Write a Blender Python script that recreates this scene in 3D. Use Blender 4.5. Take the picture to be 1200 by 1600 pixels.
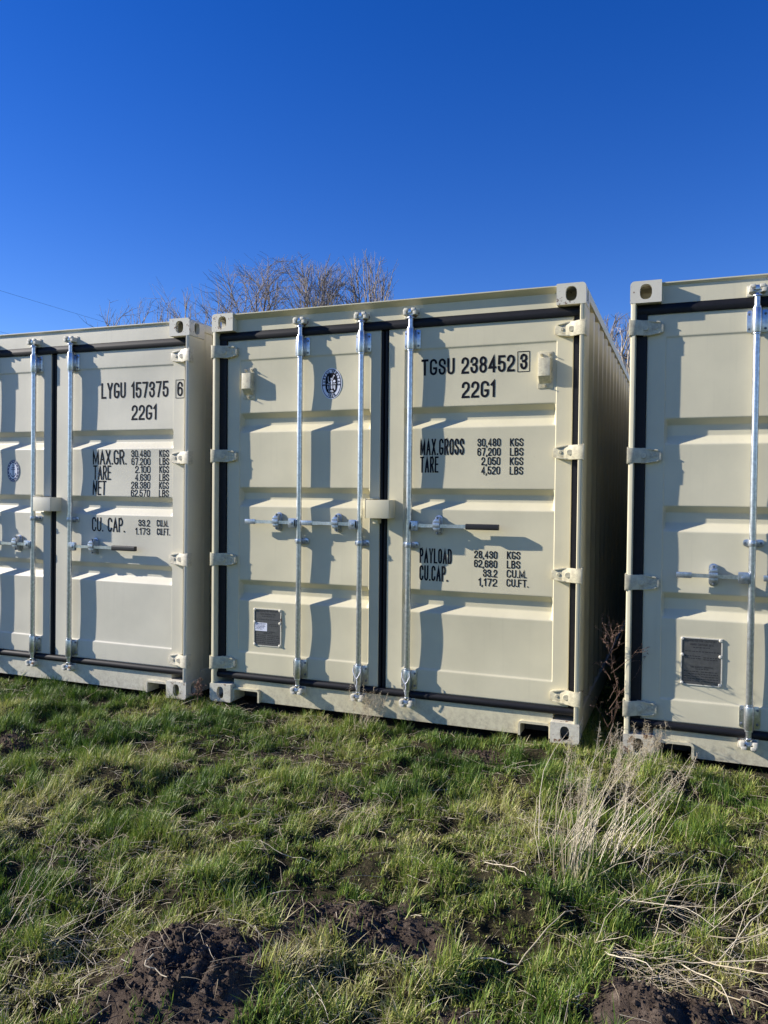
import bpy, bmesh, math, random
import numpy as np
from mathutils import Matrix, Vector

R = math.radians
scene = bpy.context.scene
for o in list(bpy.data.objects):
    bpy.data.objects.remove(o)
col = scene.collection

# ------------------------------------------------------------------ camera
CAM_POS = (1.7598, -4.4354, 1.3928)
cam = bpy.data.cameras.new('camera')
cam.sensor_fit = 'HORIZONTAL'
cam.sensor_width = 36.0
cam.lens = 36.0 * 1213.3 / 1200.0
cam.clip_end = 2000
cam.clip_start = 0.05
co = bpy.data.objects.new('camera', cam)
col.objects.link(co)
r_ = Vector((0.93154906, 0.36346802, 0.01036089))
u_ = Vector((-0.01732803, 0.01591308, 0.99972322))
f_ = Vector((-0.36320255, 0.93147076, -0.021122))
co.matrix_world = Matrix(((r_.x, u_.x, -f_.x, CAM_POS[0]), (r_.y, u_.y, -f_.y, CAM_POS[1]),
                          (r_.z, u_.z, -f_.z, CAM_POS[2]), (0, 0, 0, 1)))
scene.camera = co

# ------------------------------------------------------------------ sky and sun
SUN_DIR = Vector((1.0, 0.262, -0.48)).normalized()      # the way the light travels
SUN_EL = math.asin(-SUN_DIR.z)
SUN_AZ = math.atan2(-SUN_DIR.x, -SUN_DIR.y)
world = bpy.data.worlds.new('World')
scene.world = world
world.use_nodes = True
wn = world.node_tree
wn.nodes.clear()
sky = wn.nodes.new('ShaderNodeTexSky')
sky.sky_type = 'NISHITA'
sky.sun_disc = False
sky.sun_elevation = SUN_EL
sky.sun_rotation = SUN_AZ
sky.altitude = 900
sky.air_density = 1.0
sky.dust_density = 0.08
sky.ozone_density = 3.0
hs = wn.nodes.new('ShaderNodeHueSaturation')
hs.inputs['Saturation'].default_value = 1.36
hs.inputs['Hue'].default_value = 0.524
bg = wn.nodes.new('ShaderNodeBackground')
bg.inputs['Strength'].default_value = 0.10
wo = wn.nodes.new('ShaderNodeOutputWorld')
wn.links.new(sky.outputs[0], hs.inputs['Color'])
wn.links.new(hs.outputs[0], bg.inputs['Color'])
wn.links.new(bg.outputs[0], wo.inputs['Surface'])
sl = bpy.data.lights.new('sun', 'SUN')
sl.energy = 5.0
sl.angle = R(0.53)
sl.color = (1.0, 0.93, 0.85)
so = bpy.data.objects.new('sun', sl)
col.objects.link(so)
so.location = (-20, -8, 14)
so.rotation_euler = SUN_DIR.to_track_quat('-Z', 'Y').to_euler()
scene.view_settings.view_transform = 'Standard'
scene.view_settings.look = 'None'
scene.view_settings.gamma = 1.0
scene.view_settings.exposure = 0.75
scene.view_settings.use_curve_mapping = False
scene.render.resolution_x = 768
scene.render.resolution_y = 1024
scene.cycles.max_bounces = 8

# ------------------------------------------------------------------ materials
def new_mat(name):
    m = bpy.data.materials.new(name)
    m.use_nodes = True
    nt = m.node_tree
    return m, nt, nt.nodes['Principled BSDF']

def noise(nt, scale, detail=4, rough=0.55, coord='Object', vec=None, dist=0.0):
    n = nt.nodes.new('ShaderNodeTexNoise')
    n.inputs['Scale'].default_value = scale
    n.inputs['Detail'].default_value = detail
    n.inputs['Roughness'].default_value = rough
    n.inputs['Distortion'].default_value = dist
    if vec is None:
        tc = nt.nodes.new('ShaderNodeTexCoord')
        vec = tc.outputs[coord]
    nt.links.new(vec, n.inputs['Vector'])
    return n

def ramp(nt, fac, stops):
    c = nt.nodes.new('ShaderNodeValToRGB')
    e = c.color_ramp.elements
    while len(e) < len(stops):
        e.new(0.5)
    for el, (p, rgb) in zip(e, stops):
        el.position = p
        el.color = (*rgb, 1) if len(rgb) == 3 else rgb
    nt.links.new(fac, c.inputs['Fac'])
    return c

def mix(nt, fac, a, b, blend='MIX'):
    m = nt.nodes.new('ShaderNodeMix')
    m.data_type = 'RGBA'
    m.blend_type = blend
    for s, v in ((m.inputs[0], fac), (m.inputs[6], a), (m.inputs[7], b)):
        if isinstance(v, bpy.types.NodeSocket):
            nt.links.new(v, s)
        elif isinstance(v, (int, float)):
            s.default_value = v
        else:
            s.default_value = (*v, 1)
    return m.outputs[2]

def bump(nt, bsdf, height, strength, dist):
    b = nt.nodes.new('ShaderNodeBump')
    b.inputs['Strength'].default_value = strength
    b.inputs['Distance'].default_value = dist
    nt.links.new(height, b.inputs['Height'])
    if bsdf.inputs['Normal'].is_linked:
        nt.links.new(bsdf.inputs['Normal'].links[0].from_socket, b.inputs['Normal'])
    nt.links.new(b.outputs[0], bsdf.inputs['Normal'])

def paint(name, base, rust=0.0, rough=0.42, scale_seed=0.0):
    m, nt, b = new_mat(name)
    tc = nt.nodes.new('ShaderNodeTexCoord')
    mp = nt.nodes.new('ShaderNodeMapping')
    mp.inputs['Location'].default_value = (scale_seed, scale_seed * .7, 0)
    nt.links.new(tc.outputs['Object'], mp.inputs['Vector'])
    v = mp.outputs[0]
    n1 = noise(nt, 2.3, 5, .6, vec=v)
    dark = tuple(c * .90 for c in base)
    light = tuple(min(1, c * 1.05) for c in base)
    c0 = ramp(nt, n1.outputs['Fac'], [(.3, dark), (.7, light)]).outputs[0]
    # faint rain streaks: noise stretched along z
    mp2 = nt.nodes.new('ShaderNodeMapping')
    mp2.inputs['Scale'].default_value = (38, 38, 1.1)
    nt.links.new(v, mp2.inputs['Vector'])
    n2 = noise(nt, 1.0, 3, .6, vec=mp2.outputs[0])
    st = ramp(nt, n2.outputs['Fac'], [(.58, (0, 0, 0)), (.85, (.16, .16, .16))])
    c1 = mix(nt, st.outputs[0], c0, tuple(c * .62 for c in base))
    # small specks and scuffs
    n3 = noise(nt, 95, 3, .7, vec=v)
    sp = ramp(nt, n3.outputs['Fac'], [(.735, (0, 0, 0)), (.77, (.5, .5, .5))])
    c2 = mix(nt, sp.outputs[0], c1, (.17, .14, .10))
    # mud splash low down on the paint
    sx = nt.nodes.new('ShaderNodeSeparateXYZ')
    nt.links.new(tc.outputs['Object'], sx.inputs[0])
    mr = nt.nodes.new('ShaderNodeMapRange')
    mr.inputs[1].default_value = 0.22
    mr.inputs[2].default_value = 0.0
    nt.links.new(sx.outputs['Z'], mr.inputs[0])
    n4 = noise(nt, 34, 5, .75, vec=v)
    m4 = nt.nodes.new('ShaderNodeMath')
    m4.operation = 'MULTIPLY'
    nt.links.new(mr.outputs[0], m4.inputs[0])
    nt.links.new(ramp(nt, n4.outputs['Fac'], [(.42, (0, 0, 0)), (.75, (.7, .7, .7))]).outputs[0], m4.inputs[1])
    c3 = mix(nt, m4.outputs[0], c2, (.20, .155, .105))
    if rust > 0:
        n5 = noise(nt, 26, 6, .72, vec=v)
        rs = ramp(nt, n5.outputs['Fac'], [(.69 - .1 * rust, (0, 0, 0)), (.735 - .1 * rust, (1, 1, 1))])
        n6 = noise(nt, 90, 4, .7, vec=v)
        rc = ramp(nt, n6.outputs['Fac'], [(.3, (.05, .022, .012)), (.7, (.23, .10, .045))])
        c3 = mix(nt, rs.outputs[0], c3, rc.outputs[0])
        bump(nt, b, rs.outputs[0], .3, .001)
    nt.links.new(c3, b.inputs['Base Color'])
    rr = nt.nodes.new('ShaderNodeMapRange')
    rr.inputs[3].default_value = rough - .06
    rr.inputs[4].default_value = rough + .10
    nt.links.new(n1.outputs['Fac'], rr.inputs[0])
    nt.links.new(rr.outputs[0], b.inputs['Roughness'])
    n8 = noise(nt, 3.2, 2, .45, vec=v)
    bump(nt, b, n8.outputs['Fac'], .35, .006)
    n7 = noise(nt, 260, 2, .5, vec=v)
    bump(nt, b, n7.outputs['Fac'], .05, .0006)
    return m

CREAM = {'C': paint('cream_paint', (.67, .615, .415), .0, .42, 0.0),
         'A': paint('pale_cream_paint', (.68, .64, .50), .0, .42, 5.0),
         'B': paint('warm_cream_paint', (.655, .61, .43), .0, .42, 9.0)}
CAST = {'C': paint('casting_paint', (.69, .655, .52), .95, .5, 3.0),
        'A': paint('pale_casting_paint', (.69, .66, .55), 1.05, .5, 7.0),
        'B': paint('warm_casting_paint', (.66, .63, .52), .85, .5, 12.0)}

RUSTY = paint('rusty_casting_paint', (.62, .58, .47), 1.75, .6, 21.0)

def simple(name, rgb, rough, metal=0.0, var=.12, scale=40, bmp=0.0):
    m, nt, b = new_mat(name)
    n = noise(nt, scale, 4, .6)
    c = ramp(nt, n.outputs['Fac'], [(.3, tuple(x * (1 - var) for x in rgb)), (.7, tuple(min(1, x * (1 + var)) for x in rgb))])
    nt.links.new(c.outputs[0], b.inputs['Base Color'])
    b.inputs['Roughness'].default_value = rough
    b.inputs['Metallic'].default_value = metal
    if bmp:
        bump(nt, b, n.outputs['Fac'], bmp, .002)
    return m

GALV = simple('galvanised_steel', (.58, .60, .63), .30, .95, .22, 55, .08)
ZINC = simple('zinc_plated_steel', (.47, .50, .55), .32, .9, .25, 70, .06)
RUBBER = simple('black_rubber', (.007, .0075, .010), .55, 0, .3, 60, .05)
PRINT = simple('black_print', (.012, .012, .016), .45, 0, .2, 90)
PRINT.node_tree.nodes['Principled BSDF'].inputs['Specular IOR Level'].default_value = .08
GRIP = simple('black_grip', (.01, .01, .011), .5, 0, .2, 90)
PLATE = simple('dark_plate', (.135, .135, .13), .42, .55, .15, 60)
ENGRAVE = simple('plate_engraving', (.03, .03, .032), .6, 0, .2, 60)
WHITE = simple('white_vinyl', (.78, .80, .86), .4, 0, .03, 30)
NAVY = simple('navy_print', (.03, .05, .13), .45, 0, .2, 60)
DARKIN = simple('dark_primer_steel', (.035, .033, .03), .7, 0, .3, 20)  # near-black tone for the notch backings and the floor deck
BOLT = simple('bolt_steel', (.20, .23, .27), .42, .8, .2, 90)
RUBBER.node_tree.nodes['Principled BSDF'].inputs['Specular IOR Level'].default_value = .3
BARK = simple('grey_brown_bark', (.20, .155, .125), .85, 0, .35, 9, .4)
TWIG = simple('brown_twig_bark', (.25, .22, .205), .85, 0, .25, 3)
PALEBARK = simple('pale_bark', (.42, .36, .29), .8, 0, .3, 7, .3)
POLE = simple('weathered_pole_wood', (.17, .13, .10), .85, 0, .3, 14, .4)
WIRE = simple('dark_wire', (.05, .05, .05), .6, 0, .1, 5)

# ------------------------------------------------------------------ mesh builder
class MB:
    def __init__(self):
        self.v = []
        self.f = []
    def add(self, vs, fs):
        n = len(self.v)
        self.v += [tuple(p) for p in vs]
        self.f += [tuple(i + n for i in f) for f in fs]
        return self
    def box(self, x0, x1, y0, y1, z0, z1):
        vs = [(x, y, z) for z in (z0, z1) for y in (y0, y1) for x in (x0, x1)]
        return self.add(vs, [(0, 2, 3, 1), (4, 5, 7, 6), (0, 1, 5, 4), (2, 6, 7, 3), (0, 4, 6, 2), (1, 3, 7, 5)])
    def tube(self, p0, p1, r0, r1=None, n=12, caps=True):
        r1 = r0 if r1 is None else r1
        p0, p1 = Vector(p0), Vector(p1)
        d = (p1 - p0).normalized()
        a = Vector((1, 0, 0)) if abs(d.x) < .8 else Vector((0, 1, 0))
        s = d.cross(a).normalized()
        t = d.cross(s)
        vs = []
        for p, r in ((p0, r0), (p1, r1)):
            for k in range(n):
                an = 2 * math.pi * k / n
                vs.append(p + s * (r * math.cos(an)) + t * (r * math.sin(an)))
        fs = [(k, (k + 1) % n, n + (k + 1) % n, n + k) for k in range(n)]
        if caps:
            fs += [tuple(range(n - 1, -1, -1)), tuple(range(n, 2 * n))]
        return self.add(vs, fs)
    def path(self, pts, r, n=6):
        for a, b in zip(pts[:-1], pts[1:]):
            self.tube(a, b, r, r, n)
        return self
    def prism(self, poly, a0, a1, axis='y'):
        # poly: counter-clockwise 2D outline; axis y: (x,z) outline, z: (x,y), x: (y,z)
        n = len(poly)
        def P(p, a):
            return {'y': (p[0], a, p[1]), 'z': (p[0], p[1], a), 'x': (a, p[0], p[1])}[axis]
        vs = [P(p, a0) for p in poly] + [P(p, a1) for p in poly]
        fs = [(k, (k + 1) % n, n + (k + 1) % n, n + k) for k in range(n)]
        fs += [tuple(range(n - 1, -1, -1)), tuple(range(n, 2 * n))]
        return self.add(vs, fs)
    def mesh(self, name, bevel=0.0, smooth=False, fix=True):
        me = bpy.data.meshes.new(name)
        me.from_pydata(self.v, [], self.f)
        if fix or bevel:
            bm = bmesh.new()
            bm.from_mesh(me)
            if fix:
                bmesh.ops.recalc_face_normals(bm, faces=bm.faces)
            if bevel:
                ed = [e for e in bm.edges if len(e.link_faces) == 2 and e.calc_face_angle(0) > .7]
                bmesh.ops.bevel(bm, geom=ed, offset=bevel, segments=2, affect='EDGES', profile=.6, clamp_overlap=True)
            bm.to_mesh(me)
            bm.free()
        if smooth:
            me.polygons.foreach_set('use_smooth', [True] * len(me.polygons))
            if smooth == 'angle':
                me.set_sharp_from_angle(angle=R(35))
        me.update()
        return me

def link(name, me, mat, parent=None):
    o = bpy.data.objects.new(name, me)
    if mat is not None and len(me.materials) == 0:
        me.materials.append(mat)
    col.objects.link(o)
    o.parent = parent
    return o

def build(mb, name, mat, parent=None, bevel=0.0, smooth='angle'):
    return link(name, mb.mesh(name, bevel, smooth), mat, parent)

def tag(o, label=None, cat=None, group=None, kind=None):
    for k, v in (('label', label), ('category', cat), ('group', group), ('kind', kind)):
        if v:
            o[k] = v
    return o

def empty(name, loc=(0, 0, 0), parent=None):
    o = bpy.data.objects.new(name, None)
    o.empty_display_size = .2
    o.location = loc
    col.objects.link(o)
    o.parent = parent
    return o

# ------------------------------------------------------------------ value noise
def vnoise(x, y, seed=0):
    x = np.asarray(x, float)
    y = np.asarray(y, float)
    xi = np.floor(x).astype(np.int64)
    yi = np.floor(y).astype(np.int64)
    fx = x - xi
    fy = y - yi
    fx = fx * fx * (3 - 2 * fx)
    fy = fy * fy * (3 - 2 * fy)
    def h(a, b):
        n = (a * 374761393 + b * 668265263 + seed * 1442695041) & 0xffffffff
        n = ((n ^ (n >> 13)) * 1274126177) & 0xffffffff
        return ((n ^ (n >> 16)) & 0xffff) / 65535.0
    return (h(xi, yi) * (1 - fx) + h(xi + 1, yi) * fx) * (1 - fy) + (h(xi, yi + 1) * (1 - fx) + h(xi + 1, yi + 1) * fx) * fy

def fbm(x, y, seed=0, octv=4, gain=.5):
    s = 0
    a = 1
    t = 0
    for k in range(octv):
        s = s + a * vnoise(x * 2 ** k, y * 2 ** k, seed + k * 17)
        t += a
        a *= gain
    return s / t

# ------------------------------------------------------------------ containers' poses
def pose(x, y, z, yaw, roll, pit):
    return Matrix.Translation((x, y, z)) @ (Matrix.Rotation(yaw, 4, 'Z') @ Matrix.Rotation(roll, 4, 'Y') @ Matrix.Rotation(pit, 4, 'X'))
POSE = {'C': pose(0, 0, 0, 0, 0, 0),
        'A': pose(-2.6113, -.0364, -.0068, .0084, .0043, -.0019),
        'B': pose(2.6716, .0133, -.0218, .0015, 0, .0017)}

# ------------------------------------------------------------------ ground
def smooth01(t):
    t = np.clip(t, 0, 1)
    return t * t * (3 - 2 * t)

# bare soil spots: x, y, rx, ry, height of the heap, strength
SOIL = [(.42, -2.53, .30, .30, .10, 1.0), (.70, -2.06, .36, .17, .045, .95), (1.72, -2.16, .22, .18, .075, 1.0),
        (1.26, -2.40, .13, .10, .02, .85), (-.30, -.66, .24, .13, .035, .9), (.70, -.24, .17, .12, .03, .9),
        (-1.80, -1.10, .15, .11, .02, .8), (-.53, -2.02, .14, .09, .02, .7), (.22, -1.05, .16, .10, .03, .75),
        (2.02, -2.02, .16, .20, .03, .8), (-2.9, -.9, .2, .14, .03, .8), (.89, -1.47, .14, .09, -.03, .55),
        (2.9, -1.6, .3, .2, .06, .9), (-2.4, -2.2, .3, .2, .06, .9), (.98, -1.02, .1, .07, .01, .6), (.35,-1.45,.12,.08,-.02,.45)]
PADS = []
for k, M in POSE.items():
    for sx in (-1.138, 1.138):
        for sy in (.09, 5.97):
            PADS.append(M @ Vector((sx, sy, 0)))

# humps of turf: x, y, rx, ry, height
LUMPS = [(1.08, -.20, .30, .15, .055), (.45, -.22, .22, .14, .035), (1.72, -.32, .34, .2, .04), (1.25, -1.75, .28, .16, .045), (.92, -1.72, .22, .14, .04),
         (-.05, -1.25, .4, .2, .04), (-.9, -1.3, .35, .2, .05), (1.5, -1.9, .2, .12, .05), (.1, -2.1, .22, .14, .05), (-.3, -1.75, .3, .16, .045), (1.35, -.75, .3, .16, .045),
         (-1.6, -.7, .4, .2, .04), (.62, -1.72, .18, .12, .035), (1.05, -2.25, .14, .10, .05), (.55, -.85, .25, .14, .035)]

def soil_mask(x, y):
    m = np.zeros_like(np.asarray(x, float))
    wob = fbm(x * 7, y * 7, 5, 4) - .5
    for (cx, cy, rx, ry, h, s) in SOIL:
        d = np.sqrt(((x - cx) / rx) ** 2 + ((y - cy) / ry) ** 2) + wob * 1.1
        m = np.maximum(m, s * (1 - smooth01((d - .62) / .5)))
    # under and right in front of the containers
    under = smooth01((y - .05 + wob * .25) / .15)
    inside = np.zeros_like(m)
    for cx in (-2.61, 0, 2.67):
        inside = np.maximum(inside, (np.abs(x - cx) < 1.2).astype(float))
    m = np.maximum(m, under * inside * (y < 6.2))
    return m

def ground_z(x, y):
    x = np.asarray(x, float)
    y = np.asarray(y, float)
    near = np.exp(-((x / 9.0) ** 2 + ((y + 1) / 7.0) ** 2))
    z = -.045 + (fbm(x * .8, y * .8, 1, 3) - .5) * .09 * near
    lump = (fbm(x * 3.1, y * 3.1, 9, 4, .55) - .5) * .15
    fine = (fbm(x * 12.5, y * 12.5, 171, 3, .6) - .5) * .055
    far = 1 - smooth01((y + .45) / .4)
    z = z + (lump * (.35 + .65 * far) + fine) * near
    for (cx, cy, rx, ry, h, s) in SOIL[:]:
        d = np.sqrt(((x - cx) / rx) ** 2 + ((y - cy) / ry) ** 2)
        crumb = fbm((x + 3) * 9, y * 9, 33, 5, .68) - .5
        rid = np.abs(fbm((x + 7) * 13, y * 13, 77, 4, .6) - .5)
        body = 1 - smooth01(d / 1.2)
        z = z + body * (h * .85 + (crumb * .12 - rid * .06) * min(1, abs(h) / .06))
    for (cx, cy, rx, ry, h) in LUMPS:
        d = np.sqrt(((x - cx) / rx) ** 2 + ((y - cy) / ry) ** 2)
        z = z + h * (1 - smooth01(d))
    # flat under the boxes, slightly low so a dark slot stays open below the sills
    und = smooth01((y + .09) / .11) * (1 - smooth01((y - 6.3) / .4))
    ins = np.zeros_like(z)
    for cx in (-2.61, 0, 2.67):
        ins = np.maximum(ins, 1 - smooth01((np.abs(x - cx) - 1.25) / .12))
    target = -.05 + (fbm(x * 5, y * 5, 4, 2) - .5) * .03
    z = z * (1 - und * ins) + target * und * ins
    for p in PADS:
        d2 = (x - p.x) ** 2 + (y - p.y) ** 2
        w = np.exp(-(d2 / .0165) ** 2)
        z = z * (1 - w) + (p.z + .003) * w
    return z

def axis_samples(a, b, step, lim):
    core = np.arange(a, b + step * .5, step)
    out = [b]
    s = step
    while out[-1] < lim:
        s *= 1.35
        out.append(out[-1] + s)
    lo = [a]
    s = step
    while lo[-1] > -lim:
        s *= 1.35
        lo.append(lo[-1] - s)
    return np.concatenate([np.array(lo[1:])[::-1], core, np.array(out[1:])])

def grid_mesh(name, X, Y, Zf):
    gx, gy = np.meshgrid(X, Y)
    z = Zf(gx.ravel(), gy.ravel())
    V = np.c_[gx.ravel(), gy.ravel(), z].astype(np.float32)
    nx, ny = len(X), len(Y)
    i = np.arange((nx - 1) * (ny - 1))
    a = (i // (nx - 1)) * nx + i % (nx - 1)
    F = np.c_[a, a + 1, a + nx + 1, a + nx].astype(np.int32)
    return np_mesh(name, V, F)

def np_mesh(name, V, F):
    me = bpy.data.meshes.new(name)
    k = F.shape[1]
    me.vertices.add(len(V))
    me.vertices.foreach_set('co', np.ascontiguousarray(V, np.float32).ravel())
    me.loops.add(F.size)
    me.loops.foreach_set('vertex_index', np.ascontiguousarray(F, np.int32).ravel())
    me.polygons.add(len(F))
    me.polygons.foreach_set('loop_start', np.arange(0, F.size, k, dtype=np.int32))
    me.update(calc_edges=True)
    me.polygons.foreach_set('use_smooth', np.ones(len(F), bool))
    return me

def vattr(me, name, vals):
    a = me.attributes.new(name, 'FLOAT', 'POINT')
    a.data.foreach_set('value', np.ascontiguousarray(vals, np.float32))

def ground_material():
    m, nt, b = new_mat('soil_and_thatch')
    at = nt.nodes.new('ShaderNodeAttribute')
    at.attribute_name = 'soil'
    n1 = noise(nt, 22, 6, .7)
    n2 = noise(nt, 120, 5, .75)
    soil = ramp(nt, n1.outputs['Fac'], [(.25, (.036, .026, .019)), (.5, (.095, .070, .051)), (.75, (.21, .165, .125))])
    crumbs = ramp(nt, n2.outputs['Fac'], [(.60, (0, 0, 0)), (.72, (.6, .6, .6))])
    soil2 = mix(nt, crumbs.outputs[0], soil.outputs[0], (.21, .165, .12))
    thatch = ramp(nt, n2.outputs['Fac'], [(.3, (.014, .013, .007)), (.5, (.034, .029, .014)), (.75, (.12, .095, .052))])
    af = nt.nodes.new('ShaderNodeAttribute')
    af.attribute_name = 'meadow'
    n3 = noise(nt, .35, 6, .65)
    mead = ramp(nt, n3.outputs['Fac'], [(.3, (.060, .085, .022)), (.55, (.10, .12, .036)), (.8, (.20, .18, .085))])
    th2 = mix(nt, af.outputs['Fac'], thatch.outputs[0], mead.outputs[0])
    c = mix(nt, at.outputs['Fac'], th2, soil2)
    nt.links.new(c, b.inputs['Base Color'])
    b.inputs['Roughness'].default_value = .95
    b.inputs['Specular IOR Level'].default_value = .15
    bump(nt, b, n1.outputs['Fac'], .8, .03)
    bump(nt, b, n2.outputs['Fac'], .8, .008)
    return m
GROUND_MAT = ground_material()
GX = axis_samples(-4.6, 4.2, .028, 900)
GY = axis_samples(-3.6, 1.0, .028, 900)
GX = np.unique(np.concatenate([GX[(GX < -.3) | (GX > 2.25)], np.arange(-.3, 2.25, .0125)]))
GY = np.unique(np.concatenate([GY[(GY < -2.95) | (GY > -1.8)], np.arange(-2.95, -1.8, .0125)]))
gm = grid_mesh('ground', GX, GY, ground_z)
gxx, gyy = np.meshgrid(GX, GY)
vattr(gm, 'soil', soil_mask(gxx.ravel(), gyy.ravel()))
vattr(gm, 'meadow', smooth01((np.hypot(gxx.ravel(), gyy.ravel() + 1.5) - 5.0) / 2.5))
ground = link('ground', gm, GROUND_MAT)
tag(ground, 'rough grassy ground with bare patches of dark soil', None, None, 'structure')

# ------------------------------------------------------------------ stroke lettering
def arc(cx, cy, rx, ry, a0, a1, n=9):
    return [(cx + rx * math.cos(R(a0 + (a1 - a0) * k / n)), cy + ry * math.sin(R(a0 + (a1 - a0) * k / n))) for k in range(n + 1)]
RY = .23
STAD = arc(.5, 1 - RY, .5, RY, 0, 180) + arc(.5, RY, .5, RY, 180, 360)
GL = {
 'T': (1, [[(.5, 0), (.5, 1)], [(0, 1), (1, 1)]]),
 'L': (.9, [[(0, 1), (0, 0), (1, 0)]]),
 'U': (1, [[(0, 1)] + arc(.5, RY, .5, RY, 180, 360) + [(1, 1)]]),
 'O': (1, [STAD + [STAD[0]]]), '0': (1, [STAD + [STAD[0]]]),
 'D': (1, [[(0, 0), (0, 1)] + [(.45, 1)] + arc(.45, 1 - RY, .55, RY, 90, 0) + arc(.45, RY, .55, RY, 0, -90) + [(0, 0)]]),
 'C': (1, [arc(.5, 1 - RY, .5, RY, 0, 180) + arc(.5, RY, .5, RY, 180, 360)]),
 'G': (1.05, [arc(.5, 1 - RY, .5, RY, 8, 180) + arc(.5, RY, .5, RY, 180, 360) + [(1, .41), (.6, .41)]]),
 'S': (1, [[(1, .72)] + arc(.5, 1 - RY, .5, RY, 0, 180) + arc(.5, .74, .5, .2, 180, 250, 4) + arc(.5, .27, .5, .2, 70, 0, 4) + arc(.5, RY, .5, RY, 0, -180) + [(0, .28)]]),
 'A': (1.12, [[(0, 0), (.5, 1), (1, 0)], [(.19, .33), (.81, .33)]]),
 'V': (1.1, [[(0, 1), (.5, 0), (1, 1)]]),
 'Y': (1.08, [[(0, 1), (.5, .45), (1, 1)], [(.5, .45), (.5, 0)]]),
 'X': (1.08, [[(0, 0), (1, 1)], [(0, 1), (1, 0)]]),
 'M': (1.38, [[(0, 0), (0, 1), (.5, .12), (1, 1), (1, 0)]]),
 'N': (1.05, [[(0, 0), (0, 1), (1, 0), (1, 1)]]),
 'E': (.88, [[(1, 1), (0, 1), (0, 0), (1, 0)], [(0, .52), (.86, .52)]]),
 'F': (.88, [[(1, 1), (0, 1), (0, 0)], [(0, .52), (.86, .52)]]),
 'I': (.08, [[(.5, 0), (.5, 1)]]),
 'K': (1.05, [[(0, 0), (0, 1)], [(1, 1), (.06, .42)], [(.32, .58), (1, 0)]]),
 'P': (.98, [[(0, 0), (0, 1), (.5, 1)] + arc(.5, .74, .5, .26, 90, -90) + [(0, .48)]]),
 'R': (1, [[(0, 0), (0, 1), (.5, 1)] + arc(.5, .75, .5, .25, 90, -90) + [(0, .5)], [(.5, .5), (1, 0)]]),
 'B': (1, [[(0, 0), (0, 1), (.5, 1)] + arc(.5, .765, .46, .235, 90, -90) + [(0, .53)], [(.5, .53)] + arc(.5, .265, .5, .265, 90, -90) + [(0, 0)]]),
 '1': (.42, [[(0, .80), (.9, 1), (.9, 0)]]),
 '2': (1, [[(0, .72)] + arc(.5, 1 - RY, .5, RY, 180, 0) + [(1, .66), (.86, .50), (.1, .16), (0, 0), (1, 0)]]),
 '3': (1, [[(0, .74)] + arc(.5, 1 - RY, .5, RY, 180, -60) + [(.35, .535)], [(.5, .53)] + arc(.5, .27, .5, .27, 70, -180) + [(0, .3)]]),
 '4': (1.06, [[(.76, 0), (.76, 1), (0, .27), (1, .27)]]),
 '5': (1, [[(.95, 1), (.08, 1), (.03, .52)] + arc(.5, .42, .5, .2, 150, 0, 7) + arc(.5, RY, .5, RY, 0, -180) + [(0, .28)]]),
 '6': (1, [[(1, .74)] + arc(.5, 1 - RY, .5, RY, 0, 180) + arc(.5, RY, .5, RY, 180, 360) + arc(.5, .38, .5, .21, 0, 175, 8)]),
 '7': (1, [[(0, 1), (1, 1), (.38, 0)]]),
 '8': (1, [arc(.5, .765, .46, .235, 270, -90, 18), arc(.5, .265, .5, .265, 90, -270, 18)]),
 '9': (1, [[(0, .26)] + arc(.5, RY, .5, RY, 180, 360) + arc(.5, 1 - RY, .5, RY, 0, 180) + arc(.5, .62, .5, .21, 180, 355, 8)]),
 '.': (.10, [[(.5, 0), (.5, .045)]]), ',': (.12, [[(.6, .06), (.5, .0), (.1, -.1)]]), ' ': (.5, []),
}

def stroke(pts, w):
    # flat ribbon with mitred joins; returns left and right outlines
    out = []
    n = len(pts)
    closed = n > 3 and math.dist(pts[0], pts[-1]) < 1e-6
    for k in range(n):
        a = pts[k - 1] if k > 0 else (pts[-2] if closed else None)
        b = pts[k + 1] if k < n - 1 else (pts[1] if closed else None)
        p = pts[k]
        d1 = None if a is None else Vector((p[0] - a[0], p[1] - a[1])).normalized()
        d2 = None if b is None else Vector((b[0] - p[0], b[1] - p[1])).normalized()
        if d1 is None:
            d1 = d2
        if d2 is None:
            d2 = d1
        n1 = Vector((-d1.y, d1.x))
        n2 = Vector((-d2.y, d2.x))
        m = n1 + n2
        if m.length < 1e-4:
            m = n1.copy()
        m.normalize()
        s = w / 2 / max(.38, m.dot(n1))
        out.append((Vector(p) + m * s, Vector(p) - m * s))
    return out

def text_strokes(s, x0, x1, z0, z1, sw, gap=.26):
    """strokes of a line of text that fills x0..x1, z0..z1; sw = stroke width in metres"""
    tot = sum(GL[c][0] for c in s if c not in '.,') + gap * (len(s) - 1)
    u = (x1 - x0 - sw * len(s)) / tot
    x = x0 + sw / 2
    out = []
    for c in s:
        w, st = GL[c]
        if c in '.,':
            out.append([(x, z0 + sw * 1.15), (x, z0)] + ([(x - sw * .45, z0 - sw * 1.0)] if c == ',' else []))
            x += gap * u + sw
            continue
        for pl in st:
            q = [(x + px * w * u, z0 + sw / 2 + py * (z1 - z0 - sw)) for px, py in pl]
            if math.dist(q[0], q[-1]) > 1e-6:        # square ends
                for a, b in ((0, 1), (-1, -2)):
                    d = Vector(q[a]) - Vector(q[b])
                    if d.length > 1e-9:
                        q[a] = tuple(Vector(q[a]) + d.normalized() * (sw / 2))
            out.append(q)
        x += (w + gap) * u + sw
    return out

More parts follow.
